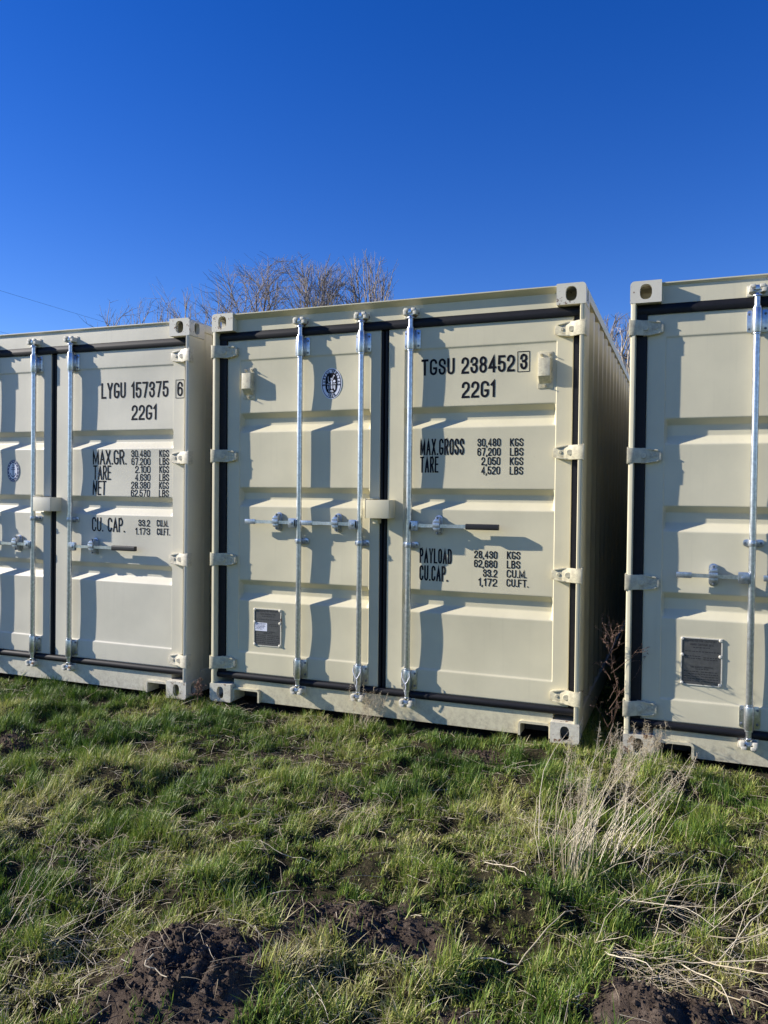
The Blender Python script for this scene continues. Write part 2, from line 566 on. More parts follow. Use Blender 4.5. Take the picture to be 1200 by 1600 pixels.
def add_strokes(mb, strokes, sw, surf, lift=.0012):
    for k, pl in enumerate(strokes):
        q = []
        for a, b in zip(pl[:-1], pl[1:]):        # split long strokes so they follow the sheet
            n = max(1, int(math.dist(a, b) / .03))
            q += [(a[0] + (b[0] - a[0]) * i / n, a[1] + (b[1] - a[1]) * i / n) for i in range(n)]
        q.append(pl[-1])
        rb = stroke(q, sw)
        vs = []
        for l, r in rb:
            for p in (l, r):
                vs.append((p.x, surf(p.x, p.y) - lift - .00012 * (k % 4), p.y))
        mb.add(vs, [(2 * i, 2 * i + 1, 2 * i + 3, 2 * i + 2) for i in range(len(rb) - 1)])

# ------------------------------------------------------------------ container parts
FRAME_Y, SHEET_Y, GROOVE = .057, .062, .037
DY = .007                      # the doors and their gear sit this far behind the nominal plane
LAY = {'C': dict(crease=2.282, gr=[(1.805, 1.932), (1.312, 1.438), (.682, .820)], step=.336),
       'A': dict(crease=2.290, gr=[(1.717, 1.848), (1.245, 1.376), (.767, .897)], step=.327),
       'B': dict(crease=2.290, gr=[(1.710, 1.850), (1.236, 1.374), (.762, .903)], step=.319)}
DOORX = {'L': (-1.130, -.023, -1.034, -.089), 'R': (.030, 1.147, .134, 1.056)}
DZ0, DZ1 = .196, 2.416

def door_surface(cid, side):
    lay = LAY[cid]
    x0, x1, gl, gr_ = DOORX[side]
    panels = []
    tops = [lay['crease']] + [g[0] for g in lay['gr']]
    bots = [g[1] for g in lay['gr']] + [lay['step']]
    rng = random.Random(cid + side)
    for t, b in zip(tops, bots):
        panels.append((b, t, rng.uniform(.0012, .0042) * (1 if cid != 'A' else 1.25), rng.uniform(-.0015, .0015), rng.uniform(0, 6)))
    def prof(z):
        if z >= lay['crease'] + .003 or z <= lay['step'] - .003:
            return 0.0
        if z > lay['crease'] - .003:
            return (lay['crease'] + .003 - z) / .006 * (SHEET_Y - FRAME_Y)
        if z < lay['step'] + .004:
            return max(0, (z - lay['step'] + .003) / .007) * (SHEET_Y - FRAME_Y)
        y = SHEET_Y - FRAME_Y
        for (zb, zt) in lay['gr']:
            if zb < z < zt:
                lo, hi = zb + .046, zt - .034
                t = (z - zb) / (lo - zb) if z < lo else ((zt - z) / (zt - hi) if z > hi else 1)
                return y + GROOVE * max(0, min(1, t))
        return y
    def prof_s(z):
        r = .004
        return (prof(z - r) + prof(z - r * .5) + prof(z) + prof(z + r * .5) + prof(z + r)) / 5
    def surf(x, z):
        ex = min((x - gl), (gr_ - x))
        if ex <= -.001:
            return FRAME_Y
        p = prof_s(z)
        sheet = SHEET_Y - FRAME_Y
        y = min(p, sheet) * min(1, (ex + .001) / .004) + max(0, p - sheet) * min(1, max(0, ex) / .014)
        for (b, t, amp, amp2, ph) in panels:
            if b < z < t:
                s = math.sin(math.pi * (z - b) / (t - b))
                w = min(1, max(0, ex) / .16)
                y += s * w * (amp + amp2 * math.sin(x * 5.5 + ph))
        return FRAME_Y + y
    return surf

def door_mesh(cid, side):
    lay = LAY[cid]
    x0, x1, gl, gr_ = DOORX[side]
    surf = door_surface(cid, side)
    zs = {DZ0, DZ0 + .004, DZ0 + .009, DZ1, DZ1 - .004, DZ1 - .009}
    corners = [lay['crease'], lay['step']]
    for zb, zt in lay['gr']:
        corners += [zb, zb + .046, zt - .034, zt]
    for c in corners:
        for d in (-.011, -.0055, -.003, 0, .003, .0055, .011):
            zs.add(c + d)
    bb = sorted([lay['step'], lay['crease']] + [v for g in lay['gr'] for v in g])
    for a, b in zip(bb[:-1], bb[1:]):
        if b - a > .2:
            for k in range(1, 10):
                zs.add(a + (b - a) * k / 10)
    zs = sorted(zs)
    xs = {x0, x0 + .003, x0 + .007, x1, x1 - .003, x1 - .007, gl - .010, gl - .005, gl - .003, gr_ + .010, gr_ + .005, gl - .001, gl + .003, gl + .008, gl + .015, gl + .03, gl + .09, gr_ + .003, gr_ + .001, gr_ - .003, gr_ - .008, gr_ - .015, gr_ - .03, gr_ - .09}
    for k in range(1, 12):
        xs.add(gl + .09 + (gr_ - gl - .18) * k / 12)
    xs = sorted(xs)
    mb = MB()
    nx, nz = len(xs), len(zs)
    def rim(x, z):
        return .003 if (x in (x0, x1) or z in (DZ0, DZ1)) else 0
    vs = [(x, surf(x, z) + rim(x, z), z) for z in zs for x in xs]
    fs = [(j * nx + i, j * nx + i + 1, (j + 1) * nx + i + 1, (j + 1) * nx + i) for j in range(nz - 1) for i in range(nx - 1)]
    loop = [i for i in range(nx)] + [j * nx + nx - 1 for j in range(1, nz)] + [(nz - 1) * nx + i for i in range(nx - 2, -1, -1)] + [j * nx for j in range(nz - 2, 0, -1)]
    base = len(vs)
    vs += [(vs[i][0], .118, vs[i][2]) for i in loop]
    n = len(loop)
    fs += [(loop[k], base + k, base + (k + 1) % n, loop[(k + 1) % n]) for k in range(n)]
    fs.append(tuple(base + k for k in range(n)))
    mb.add(vs, fs)
    me = mb.mesh('door', 0, True)
    me.set_sharp_from_angle(angle=R(38))
    return me

def oval(cx, cz, rx, rz, n):
    # stadium-like oval by angle
    def at(a):
        c, s = math.cos(a), math.sin(a)
        k = 2.6
        r = (abs(c / rx) ** k + abs(s / rz) ** k) ** (-1 / k)
        return (cx + r * c, cz + r * s)
    return at

def rounded_rect(x0, x1, z0, z1, radii, n=5):
    # radii: bottom-left, bottom-right, top-right, top-left
    pts = []
    for (cx, cz, r, a0) in ((x0 + radii[0], z0 + radii[0], radii[0], 180), (x1 - radii[1], z0 + radii[1], radii[1], 270),
                            (x1 - radii[2], z1 - radii[2], radii[2], 0), (x0 + radii[3], z1 - radii[3], radii[3], 90)):
        pts += [(cx + r * math.cos(R(a0 + 90 * k / n)), cz + r * math.sin(R(a0 + 90 * k / n))) for k in range(n + 1)]
    return pts

def ring_with_hole(mb, outer, hole, P, depth_dir, depth=.03):
    """flat plate with an oval hole and a tunnel; P maps (a,b,d) to 3D"""
    n = len(outer)
    cx = sum(p[0] for p in outer) / n
    cz = sum(p[1] for p in outer) / n
    inner = [hole(math.atan2(p[1] - cz, p[0] - cx)) for p in outer]
    vs = [P(a, b, 0) for a, b in outer] + [P(a, b, 0) for a, b in inner] + [P(a, b, depth) for a, b in inner]
    fs = []
    for k in range(n):
        j = (k + 1) % n
        fs += [(k, j, n + j, n + k), (n + k, n + j, 2 * n + j, 2 * n + k)]
    mb.add(vs, fs)

def dense(poly, step=.012):
    out = []
    n = len(poly)
    for k in range(n):
        a, b = poly[k], poly[(k + 1) % n]
        m = max(1, int(math.dist(a, b) / step))
        out += [(a[0] + (b[0] - a[0]) * i / m, a[1] + (b[1] - a[1]) * i / m) for i in range(m)]
    return out

def casting_mesh(sx, top, front):
    """corner casting; sx -1 left, +1 right; front True at the door end"""
    xo, xi = 1.219, 1.057
    z0, z1 = (2.473, 2.591) if top else (0.0, .118)
    x0, x1 = (-xo, -xi) if sx < 0 else (xi, xo)
    big, sm = .022, .004
    if top:
        rad = (sm, sm, big if sx > 0 else sm, big if sx < 0 else sm)
    else:
        rad = (big if sx < 0 else sm, big if sx > 0 else sm, sm, sm)
    yf, yb = (0.0, .178) if front else (6.058, 5.88)
    sgn = 1 if front else -1
    outline = dense(rounded_rect(x0, x1, z0, z1, rad))
    hw = .031 if top else .026
    mb = MB()
    ring_with_hole(mb, outline, oval((x0 + x1) / 2, (z0 + z1) / 2, hw, .041, 0), lambda a, b, d: (a, yf + sgn * d, b), 1)
    n = len(outline)
    xs = x0 if sx < 0 else x1
    vs = [(a, yf, b) for a, b in outline] + [(a, yb, b) for a, b in outline]
    fs = []
    side = []
    for k in range(n):
        j = (k + 1) % n
        if abs(outline[k][0] - xs) < 1e-6 and abs(outline[j][0] - xs) < 1e-6:
            side += [outline[k][1], outline[j][1]]
            continue
        fs.append((k, j, n + j, n + k))
    fs.append(tuple(range(n, 2 * n)))
    mb.add(vs, fs)
    za, zb = min(side), max(side)
    rect = dense([(min(yf, yb), za), (max(yf, yb), za), (max(yf, yb), zb), (min(yf, yb), zb)])
    ring_with_hole(mb, rect, oval((yf + yb) / 2, (z0 + z1) / 2, .030, .040, 0), lambda a, b, d: (xs - sx * d, a, b), 1)
    me = mb.mesh('corner_casting', 0, False, fix=False)
    bm = bmesh.new()
    bm.from_mesh(me)
    bmesh.ops.remove_doubles(bm, verts=bm.verts, dist=.0004)
    bmesh.ops.recalc_face_normals(bm, faces=bm.faces)
    bm.to_mesh(me)
    bm.free()
    me.polygons.foreach_set('use_smooth', [True] * len(me.polygons))
    me.set_sharp_from_angle(angle=R(40))
    return me

def mirror(poly):
    return [(-a, b) for a, b in reversed(poly)]

CACHE = {}
def cached(key, fn):
    if key not in CACHE:
        CACHE[key] = fn()
    return CACHE[key]

def copy_mesh_with(me, mat):
    k = (me.name, mat.name)
    if k not in CACHE:
        m2 = me.copy()
        m2.materials.clear()
        m2.materials.append(mat)
        CACHE[k] = m2
    return CACHE[k]

def side_wall_mesh(sx):
    # trapezoidal corrugation seen in plan, run up the wall
    out, inn = 1.206, 1.170
    pts = [(.165, out - .012)]
    y = .22
    while y < 5.80:
        pts += [(y, out), (y + .072, out), (y + .140, inn), (y + .210, inn)]
        y += .278
    pts += [(5.9, out - .012)]
    mb = MB()
    z0, z1 = .160, 2.532
    vs = [(sx * x, yy, z) for z in (z0, z1) for yy, x in pts]
    n = len(pts)
    fs = [(k, k + 1, n + k + 1, n + k) for k in range(n - 1)]
    mb.add(vs, fs)
    return mb.mesh('side_wall', 0, False, fix=False)

def rod_mesh():
    mb = MB()
    mb.tube((0, .02, .30), (0, .02, 2.30), .0175, n=20)
    mb.tube((0, .02, .13), (0, .02, .30), .0150, n=16)
    mb.tube((0, .02, 2.30), (0, .02, 2.495), .0150, n=16)
    return mb.mesh('lock_rod', 0, 'angle')

def bracket_mesh(top):
    z0, z1 = (2.285, 2.402) if top else (.208, .324)
    mb = MB()
    mb.prism(rounded_rect(-.046, .056, z0, z1, (.012,) * 4, 4), .0435, .0502)
    mb.tube((0, .02, z0 - .004), (0, .02, z1 + .004), .0245, n=22)
    mb.tube((0, .02, z1 + .004), (0, .02, z1 + .014), .0205, n=22)
    mb.tube((0, .02, z0 - .014), (0, .02, z0 - .004), .0205, n=22)
    mb.box(-.019, .019, .02, .046, z0 + .01, z1 - .01)
    return mb.mesh('rod_bracket', .0012, 'angle')

def bolt_mesh(r=.0075, h=.008):
    mb = MB()
    mb.tube((0, -h, 0), (0, 0, 0), r * .8, r, n=6)
    mb.tube((0, -h - .003, 0), (0, -h, 0), r * .45, r * .55, n=8)
    return mb.mesh('bolt', 0, 'angle')

def bolt(parent, x, y, z):
    o = link('bolt', cached('bolt', bolt_mesh), BOLT, parent)
    o.location = (x, y, z)

def mid_bracket_mesh():
    mb = MB()
    mb.prism(rounded_rect(-.044, .058, -.019, .019, (.016,) * 4, 4), .047, .0545)
    mb.tube((0, .02, -.015), (0, .02, .015), .0228, n=20)
    mb.box(-.017, .017, .02, .05, -.013, .013)
    mb.tube((0, -.0055, 0), (0, 0, 0), .005, n=8)
    return mb.mesh('rod_guide', .001, 'angle')

def cam_mesh(top):
    s = 1 if top else -1
    zc = 2.478 if top else .150
    mb = MB()
    mb.tube((0, .02, zc - .010 * s), (0, .02, zc + .004 * s), .024, .021, n=18)
    mb.box(-.030, .022, .004, .034, *sorted((zc + .006 * s, zc + .022 * s)))
    mb.box(-.012, .012, -.004, .030, *sorted((zc + .018 * s, zc + .044 * s)))
    mb.tube((-.030, .010, zc + .015 * s), (.030, .014, zc + .017 * s), .0095, n=10)
    return mb.mesh('rod_cam', .0025, 'angle')

def keeper_mesh(top):
    s = 1 if top else -1
    zc = 2.502 if top else .128
    mb = MB()
    yb = .052
    for sx in (-1, 1):
        x0, x1 = sorted((sx * .020, sx * .042))
        mb.box(x0, x1, -.002, yb, zc - .016, zc + .017)
        x0, x1 = sorted((sx * .010, sx * .036))
        mb.box(x0, x1, -.004, .016, *sorted((zc + .006 * s, zc + .024 * s)))
    mb.box(-.050, .050, .046, .0535, zc - .028, zc + .028)
    return mb.mesh('cam_keeper', .004, 'angle')

def handle_mesh(d, end, hub):
    """flat handle bar running from the rod towards d * end; d is its direction along x"""
    mb = MB()
    pts = [(.030, .006), (.075, .006), (hub - .03, .002), (hub + .03, .002), (hub + .08, .007), (end, .007)]
    h = [.011, .011, .010, .010, .010, .0135]
    for (a, b, ha, hb) in zip(pts[:-1], pts[1:], h[:-1], h[1:]):
        xa, xb = d * a[0], d * b[0]
        vs = []
        for x, y, hh in ((xa, a[1], ha), (xb, b[1], hb)):
            vs += [(x, y - .0035, -hh), (x, y + .0035, -hh), (x, y + .0035, hh), (x, y - .0035, hh)]
        mb.add(vs, [(0, 1, 5, 4), (1, 2, 6, 5), (2, 3, 7, 6), (3, 0, 4, 7), (3, 2, 1, 0), (4, 5, 6, 7)])
    return mb.mesh('handle', 0, 'angle')

def pivot_mesh(d):
    mb = MB()
    x0, x1 = sorted((d * .012, d * .066))
    mb.prism(rounded_rect(x0, x1, -.033, .027, (.007,) * 4, 3), -.004, .0015)
    mb.prism(rounded_rect(x0, x1, -.033, .027, (.007,) * 4, 3), .0115, .017)
    mb.box(*sorted((d * .010, d * .024)), -.004, .017, -.024, .020)
    mb.tube((d * .043, -.011, -.003), (d * .043, .017, -.003), .0095, n=12)
    return mb.mesh('handle_pivot', .001, 'angle')

def hub_mesh(d):
    mb = MB()
    mb.prism(rounded_rect(-.024, .024, -.062, .060, (.023,) * 4, 6), .047, .0545)
    mb.prism(rounded_rect(-.014, .014, -.052, .052, (.013,) * 4, 5), .014, .048)
    mb.prism([(-.026, .014), (.022, .012), (.016, .036), (-.006, .040), (-.020, .026)], -.008, .02)
    mb.box(-.022, .020, -.010, -.004, -.014, .016)
    mb.prism([(-.018, -.034), (.016, -.036), (.022, -.013), (-.024, -.013)], -.002, .022)
    return mb.mesh('handle_catch', .0018, 'angle')

def hinge_mesh(sx):
    """hinge blade lying on the door and wrapping the corner post (built for the right side)"""
    P = (lambda p: p) if sx > 0 else mirror
    mb = MB()
    blade = [(1.046, -.024), (1.064, -.034), (1.118, -.042), (1.150, -.043), (1.150, .041), (1.118, .040), (1.064, .032), (1.046, .022)]
    mb.prism(P(blade), .036, .0568)
    # raised rims along the blade's upper and lower edge
    for sgn in (-1, 1):
        rim = [(1.060, sgn * .024), (1.064, sgn * .033), (1.118, sgn * .041), (1.146, sgn * .042), (1.146, sgn * .034), (1.116, sgn * .032)]
        if sgn > 0:
            rim = rim[::-1]
        mb.prism(P(rim), .029, .037)
    # arm from the blade to the post's front
    vs = []
    for x, y in ((1.106, .034), (1.146, .026), (1.184, -.001), (1.2195, -.003)):
        for z in (-.041, .041):
            vs += [(sx * x, y, z), (sx * x, y + .010, z)]
    fs = []
    for k in range(3):
        a = 4 * k
        fs += [(a, a + 4, a + 6, a + 2), (a + 1, a + 3, a + 7, a + 5), (a, a + 1, a + 5, a + 4), (a + 2, a + 6, a + 7, a + 3)]
    fs += [(0, 2, 3, 1), (12, 13, 15, 14)]
    mb.add(vs, fs)
    xa, xb = sorted((sx * 1.2155, sx * 1.2225))
    mb.box(xa, xb, -.002, .050, -.046, .046)
    return mb.mesh('hinge', .0015, 'angle')

def hinge_boss_mesh(sx):
    mb = MB()
    mb.tube((sx * 1.084, .032, 0), (sx * 1.084, .037, 0), .008, .010, n=14)
    return mb.mesh('hinge_boss', 0, 'angle')

def hinge_pin_mesh(sx):
    mb = MB()
    mb.tube((sx * 1.138, .0215, 0), (sx * 1.138, .030, 0), .015, .018, n=18)
    return mb.mesh('hinge_pin', 0, 'angle')

def vent_meshes():
    a = MB()
    a.prism(rounded_rect(-.043, .043, -.105, .105, (.004,) * 4, 2), -.004, .001)
    a.add([(x, y, z) for x in (-.034, .034) for (y, z) in ((-.003, .070), (-.040, .064), (-.043, -.038), (-.003, -.078))],
          [(0, 1, 2, 3), (4, 7, 6, 5), (0, 4, 5, 1), (1, 5, 6, 2), (2, 6, 7, 3), (0, 3, 7, 4)])
    b = MB()
    b.tube((0, -.012, 0), (0, -.003, 0), .0075, .009, n=10)
    b.tube((0, -.026, 0), (0, -.010, 0), .0028, n=6)
    return a.mesh('vent_cover', .0025, 'angle'), b.mesh('screw', 0, 'angle')

def notch_poly(x0, x1, z1, r=.022, n=5):
    # open-bottomed notch outline running from left foot over the top to right foot
    return [(x0, .0)] + [(x0 + r + r * math.cos(R(180 - 90 * k / n)), z1 - r + r * math.sin(R(180 - 90 * k / n))) for k in range(n + 1)] + \
           [(x1 - r + r * math.cos(R(90 - 90 * k / n)), z1 - r + r * math.sin(R(90 - 90 * k / n))) for k in range(n + 1)] + [(x1, .0)]

def make_container(cid, label, rods, handles, texts, extra):
    M = POSE[cid]
    root = empty('shipping_container')
    root.matrix_world = M
    tag(root, label, 'shipping container', 'cream shipping containers in a row on the grass')
    cream, cast = CREAM[cid], CAST[cid]
    # castings
    for fr in (True, False):
        for top in (True, False):
            for sx in (-1, 1):
                me = cached(('cast', sx, top, fr), lambda: casting_mesh(sx, top, fr))
                rusty = cid == 'B' and fr and not top and sx < 0
                link('corner_casting', copy_mesh_with(me, RUSTY if rusty else cast), None, root)
    # corner posts
    post = [(1.215, .175), (1.1845, .175), (1.1845, .056), (1.1875, .006), (1.191, .0008), (1.203, .0008), (1.2095, .003), (1.2135, .009), (1.215, .018)]
    rear = [(1.215, 5.885), (1.215, 6.05), (1.12, 6.05), (1.12, 5.885)]
    for sx in (-1, 1):
        for pl in (post, rear):
            b = MB().prism(pl if sx > 0 else mirror(pl), .112, 2.480, 'z')
            build(b, 'corner_post', cream, root)
    # header with its rain lip
    lip = extra['lip']
    hd = [(.0505, 2.471), (.16, 2.471), (.16, 2.586), (lip, 2.584), (lip, 2.578), (.0505, 2.578 - min(.030, (.0505 - lip) * .55 + .004))]
    build(MB().prism(hd, -1.062, 1.062, 'x'), 'door_header', cream, root)
    # sill with two lifting notches
    n1 = notch_poly(-1.0575, -.853, .097)
    n2 = notch_poly(.868, 1.0575, .097)
    outer = [(-1.0625, .149), (-1.0625, .012)] + [(x, max(z, .012)) for x, z in n1] + [(x, max(z, .012)) for x, z in n2] + [(1.0625, .012), (1.0625, .149)]
    b = MB().prism(outer, .0535, .0615)
    b.box(-1.0625, 1.0625, .0615, .17, .118, .1485)
    build(b, 'door_sill', cream, root, smooth='angle')
    for nn, sx in ((n1, -1), (n2, 1)):
        t = .013
        cx = sum(p[0] for p in nn) / len(nn)
        inn = []
        rb = stroke(nn, 2 * t)
        ins = [min((l, r), key=lambda q: abs(q.x - cx) + abs(q.y - .02)) for l, r in rb]
        b = MB()
        vs = []
        for (x, z), q in zip(nn, ins):
            z0 = max(z, .0125)
            qz = max(q.y, .0125)
            vs += [(x, .026, z0), (q.x, .026, qz), (q.x, .16, qz), (x, .16, z0)]
        fs = []
        for k in range(len(nn) - 1):
            a = 4 * k
            for i in range(4):
                j = (i + 1) % 4
                fs.append((a + i, a + j, a + 4 + j, a + 4 + i))
        b.add(vs, fs)
        build(b, 'notch_rim', cream, root)
        build(MB().box(min(p[0] for p in nn) + .012, max(p[0] for p in nn) - .012, .158, .163, .014, .117), 'notch_backing', DARKIN, root)
    # body
    for sx in (-1, 1):
        link('side_wall', copy_mesh_with(cached(('side', sx), lambda: side_wall_mesh(sx)), cream), None, root)
        x0, x1 = sorted((sx * 1.158, sx * 1.2155))
        build(MB().box(x0, x1, .178, 5.88, 2.528, 2.586), 'top_side_rail', cream, root, .004)
        build(MB().box(x0, x1, .178, 5.88, .014, .164), 'bottom_side_rail', cream, root, .004)
    roof = MB()
    yy = np.linspace(.16, 5.9, 43)
    vs = [(x, y, 2.562 + (.018 if k % 4 in (1, 2) else 0)) for x in (-1.16, 1.16) for k, y in enumerate(yy)]
    n = len(yy)
    roof.add(vs, [(k, k + 1, n + k + 1, n + k) for k in range(n - 1)])
    build(roof, 'roof', cream, root, smooth=False)
    build(MB().box(-1.12, 1.12, 5.97, 6.02, .12, 2.54), 'end_wall', cream, root)
    build(MB().box(-1.157, 1.157, .171, 5.97, .125, .160), 'floor_deck', DARKIN, root)
    # rubber seals round the doors
    sb = MB().prism([(.052, 2.4705), (.041, 2.452), (.038, 2.438), (.046, 2.418), (.085, 2.414), (.085, 2.4705)], -1.1835, 1.1835, 'x')
    build(sb, 'top_seal', RUBBER, root)
    lo = [(.046 + .016 * math.cos(R(a)), .1745 + .0215 * math.sin(R(a))) for a in range(90, 271, 20)] + [(.09, .153), (.09, .195)]
    build(MB().prism(lo, -1.1835, 1.1835, 'x'), 'bottom_seal', RUBBER, root)
    for x0, x1 in ((-1.1855, -1.1315), (1.1485, 1.1855)):
        build(MB().box(x0, x1, .046 if x0 < 0 else .060, .106, .153, 2.43), 'side_seal', RUBBER, root)
    cs = MB()
    cs.box(-.025, .032, .085, .112, .197, 2.4135)
    for xa in (-.017, .013):
        cs.tube((xa, .077, .198), (xa, .077, 2.412), .0125, n=10)
    build(cs, 'centre_seal', RUBBER, root)
    # doors
    doors = {}
    for side in 'LR':
        d = link('door', door_mesh(cid, side), cream, root)
        doors[side] = d
    # hinges
    for sx in (-1, 1):
        for zc in (2.342, 1.648, .954, .258):
            h = link('hinge', copy_mesh_with(cached(('hinge', sx), lambda: hinge_mesh(sx)), cream), None, root)
            h.location.z = zc
            q = link('hinge_boss', copy_mesh_with(cached(('boss', sx), lambda: hinge_boss_mesh(sx)), cream), None, h)
            link('hinge_pin', copy_mesh_with(cached(('pin', sx), lambda: hinge_pin_mesh(sx)), cream), None, h)
    # lock rods
    for x in rods:
        rod = link('lock_rod', cached('rod', rod_mesh), GALV, root)
        rod.location = (x, DY, 0)
        for top in (True, False):
            link('rod_bracket', cached(('brk', top), lambda: bracket_mesh(top)), GALV, rod)
            z0, z1 = (2.285, 2.402) if top else (.208, .324)
            for a in (-.036, .042):
                for c in (z0 + .02, z1 - .02):
                    bolt(rod, a, .0436, c)
            link('rod_cam', cached(('cam', top), lambda: cam_mesh(top)), GALV, rod)
            kp = link('cam_keeper', copy_mesh_with(cached(('keep', top), lambda: keeper_mesh(top)), cast), None, root)
            kp.location.x = x
        g = link('rod_guide', cached('guide', mid_bracket_mesh), ZINC, rod)
        g.location.z = extra['guide_z']
        for a in (-.034, .044):
            bolt(rod, a, .0472, extra['guide_z'])
        if x in extra.get('seal_wires', ()):
            w = MB()
            pts = [(.026 * math.sin(t), -.008, .270 - .030 * math.cos(t) + (.016 if abs(math.sin(t)) > .9 else 0)) for t in np.linspace(-2.3, 2.3, 15)]
            pts = [(p[0], p[1], .290 - .034 * math.cos(t) * (-1)) for p, t in zip(pts, np.linspace(-2.3, 2.3, 15))]
            w.path([(-.024, -.004, .315), (-.026, -.006, .292), (-.012, -.010, .262), (0, -.011, .248), (.012, -.010, .262), (.026, -.006, .292), (.022, -.004, .315)], .0023, 6)
            w.path([(0, -.011, .248), (.004, -.011, .225), (-.003, -.010, .20), (.002, -.006, .178)], .0023, 6)
            build(w, 'seal_wire', WHITE, rod)
    for (x, d, end, hub, z, grip) in handles:
        h = link('handle', handle_mesh(d, end, hub), GALV, root)
        h.location = (x, DY, z)
        link('handle_pivot', cached(('piv', d), lambda: pivot_mesh(d)), ZINC, h)
        cth = link('handle_catch', cached(('hub', d), lambda: hub_mesh(d)), ZINC, root)
        cth.location = (x + d * hub, DY, z + .004)
        for a in (-.046, .046):
            bolt(cth, 0, .0142, a)
        if grip:
            gb = MB().prism(rounded_rect(-.0085, .0225, -.017, .017, (.007,) * 4, 4), *sorted((d * (end - .192), d * (end + .004))), 'x')
            build(gb, 'grip', GRIP, h)
        else:
            x0, x1 = sorted((d * (end - .075), d * (end + .002)))
            build(MB().box(x0, x1, .001, .013, -.0155, .0155), 'handle_tip', ZINC, h, .001)
    # lock box across the seam
    lx0, lx1, lz0, lz1 = extra['box']
    lb = MB()
    t = .004
    yf = -.052
    lb.box(lx0, lx1, yf, yf + t, lz0, lz1)                       # front
    lb.box(lx0, lx1, yf + t, .057, lz1 - t, lz1)                 # roof
    lb.box(lx1 - t, lx1, yf + t, .057, lz0, lz1 - t)             # right cheek
    lb.box(lx0, lx1 - t, yf + t, .057, lz0, lz0 + t)
    build(lb, 'lock_box', cream, root, .0012)
    hb = MB()
    hx0, hx1 = lx0 - .012, -.030
    hb.box(hx0, hx0 + .005, -.040, .0575, lz0 - .002, lz1 + .008)
    hb.box(hx0 + .005, hx1, -.036, .0575, lz1 + .003, lz1 + .008)
    hb.box(hx0 + .040, hx0 + .072, -.004, .0575, lz0 - .034, lz0 - .008)
    hb.box(hx0 + .005, hx1 - .01, .051, .0575, lz0, lz1 + .003)
    build(hb, 'lock_box_bracket', cream, root, .001)
    # lettering
    surf = {s: door_surface(cid, s) for s in 'LR'}
    for (s, x0, x1, z0, z1, sw) in texts:
        side = 'R' if x0 > 0 else 'L'
        mb = MB()
        add_strokes(mb, text_strokes(s, x0, x1, z0, z1, sw), sw, surf[side])
        link('lettering', mb.mesh('lettering', 0, False), PRINT, doors[side])
    for (x0, x1, z0, z1) in extra.get('frames', ()):
        mb = MB()
        add_strokes(mb, [[(x0, z0), (x1, z0)], [(x1, z0), (x1, z1)], [(x1, z1), (x0, z1)], [(x0, z1), (x0, z0)]], .0042, surf['R'])
        link('lettering', mb.mesh('lettering', 0, False), PRINT, doors['R'])
    # vents
    for (x, z) in extra.get('vents', ()):
        va, vb = cached('vent', vent_meshes)
        v = link('vent_cover', copy_mesh_with(va, cream), None, root)
        v.location = (x, SHEET_Y + .0005, z)
        for a, c in ((-.022, .088), (.026, .088), (0, -.090)):
            s = link('screw', copy_mesh_with(vb, cream), None, v)
            s.location = (a, 0, c)
    # data plate
    px0, px1, pz0, pz1 = extra['plate']
    py = max(surf['L'](px0, pz0 + .12), surf['L'](px1, pz0 + .12)) + .0005
    pin = min(surf['L'](x, z) for x in (px0, (px0 + px1) / 2, px1) for z in (pz0, (pz0 + pz1) / 2, pz1))
    py = min(py, pin + .003)
    pl = build(MB().box(px0 + .006, px1 - .006, py - .0045, py, pz0 + .006, pz1 - .006), 'data_plate', PLATE, root)
    fr = MB()
    fr.box(px0, px0 + .006, py - .0075, py + .006, pz0, pz1)
    fr.box(px1 - .006, px1, py - .0075, py + .006, pz0, pz1)
    fr.box(px0 + .006, px1 - .006, py - .0075, py + .006, pz1 - .006, pz1)
    fr.box(px0 + .006, px1 - .006, py - .0058, py + .006, pz0, pz0 + .005)
    build(fr, 'plate_rim', cast, pl)
    for x in (px0 + .008, px1 - .010):
        for z in (pz0 + .010, pz0 + (pz1 - pz0) * .63, pz1 - .009):
            rv = MB()
            for a, b_ in ((-.0115, -.0085), (-.0085, -.0030)):
                rv.tube((x, py + a, z), (x, py + b_, z), (.005 if a < -.010 else .009), .009, n=12, caps=True)
            build(rv, 'rivet', cast, pl)
    W, H = px1 - px0, pz1 - pz0
    def ln(s, u0, u1, v, h):
        return text_strokes(s, px0 + W * u0, px0 + W * u1, pz0 + H * (v - h / 2), pz0 + H * (v + h / 2), .0018)
    st = ln('APPROVED FOR TRANSPORT', .16, .86, .93, .040) + ln('UNDER CUSTOMS SEAL', .22, .80, .855, .040) + ln('CSC SAFETY APPROVAL', .24, .80, .385, .036)
    eg = MB()
    add_strokes(eg, st, .0016, lambda x, z: py - .0045, .0006)
    rng = random.Random(cid + 'plate')
    for (u0, u1, v) in [(.30, .70, .785), (.10, .90, .70), (.10, .48, .60), (.10, .42, .555), (.55, .90, .58), (.55, .86, .54), (.36, .66, .335)] + [(.08, .44, .28 - .05 * k) for k in range(5)] + [(.50, .90, .28 - .05 * k) for k in range(5)]:
        x = px0 + W * u0
        z = pz0 + H * v
        while x < px0 + W * u1:                      # stamped data too small to read
            w = rng.uniform(.006, .016)
            eg.add([(x, py - .0052, z), (x + w, py - .0052, z), (x + w, py - .0052, z + .0042), (x, py - .0052, z + .0042)], [(0, 1, 2, 3)])
            x += w + .0035
    link('engraving', eg.mesh('engraving', 0, False), ENGRAVE, pl)['kind'] = 'stuff'
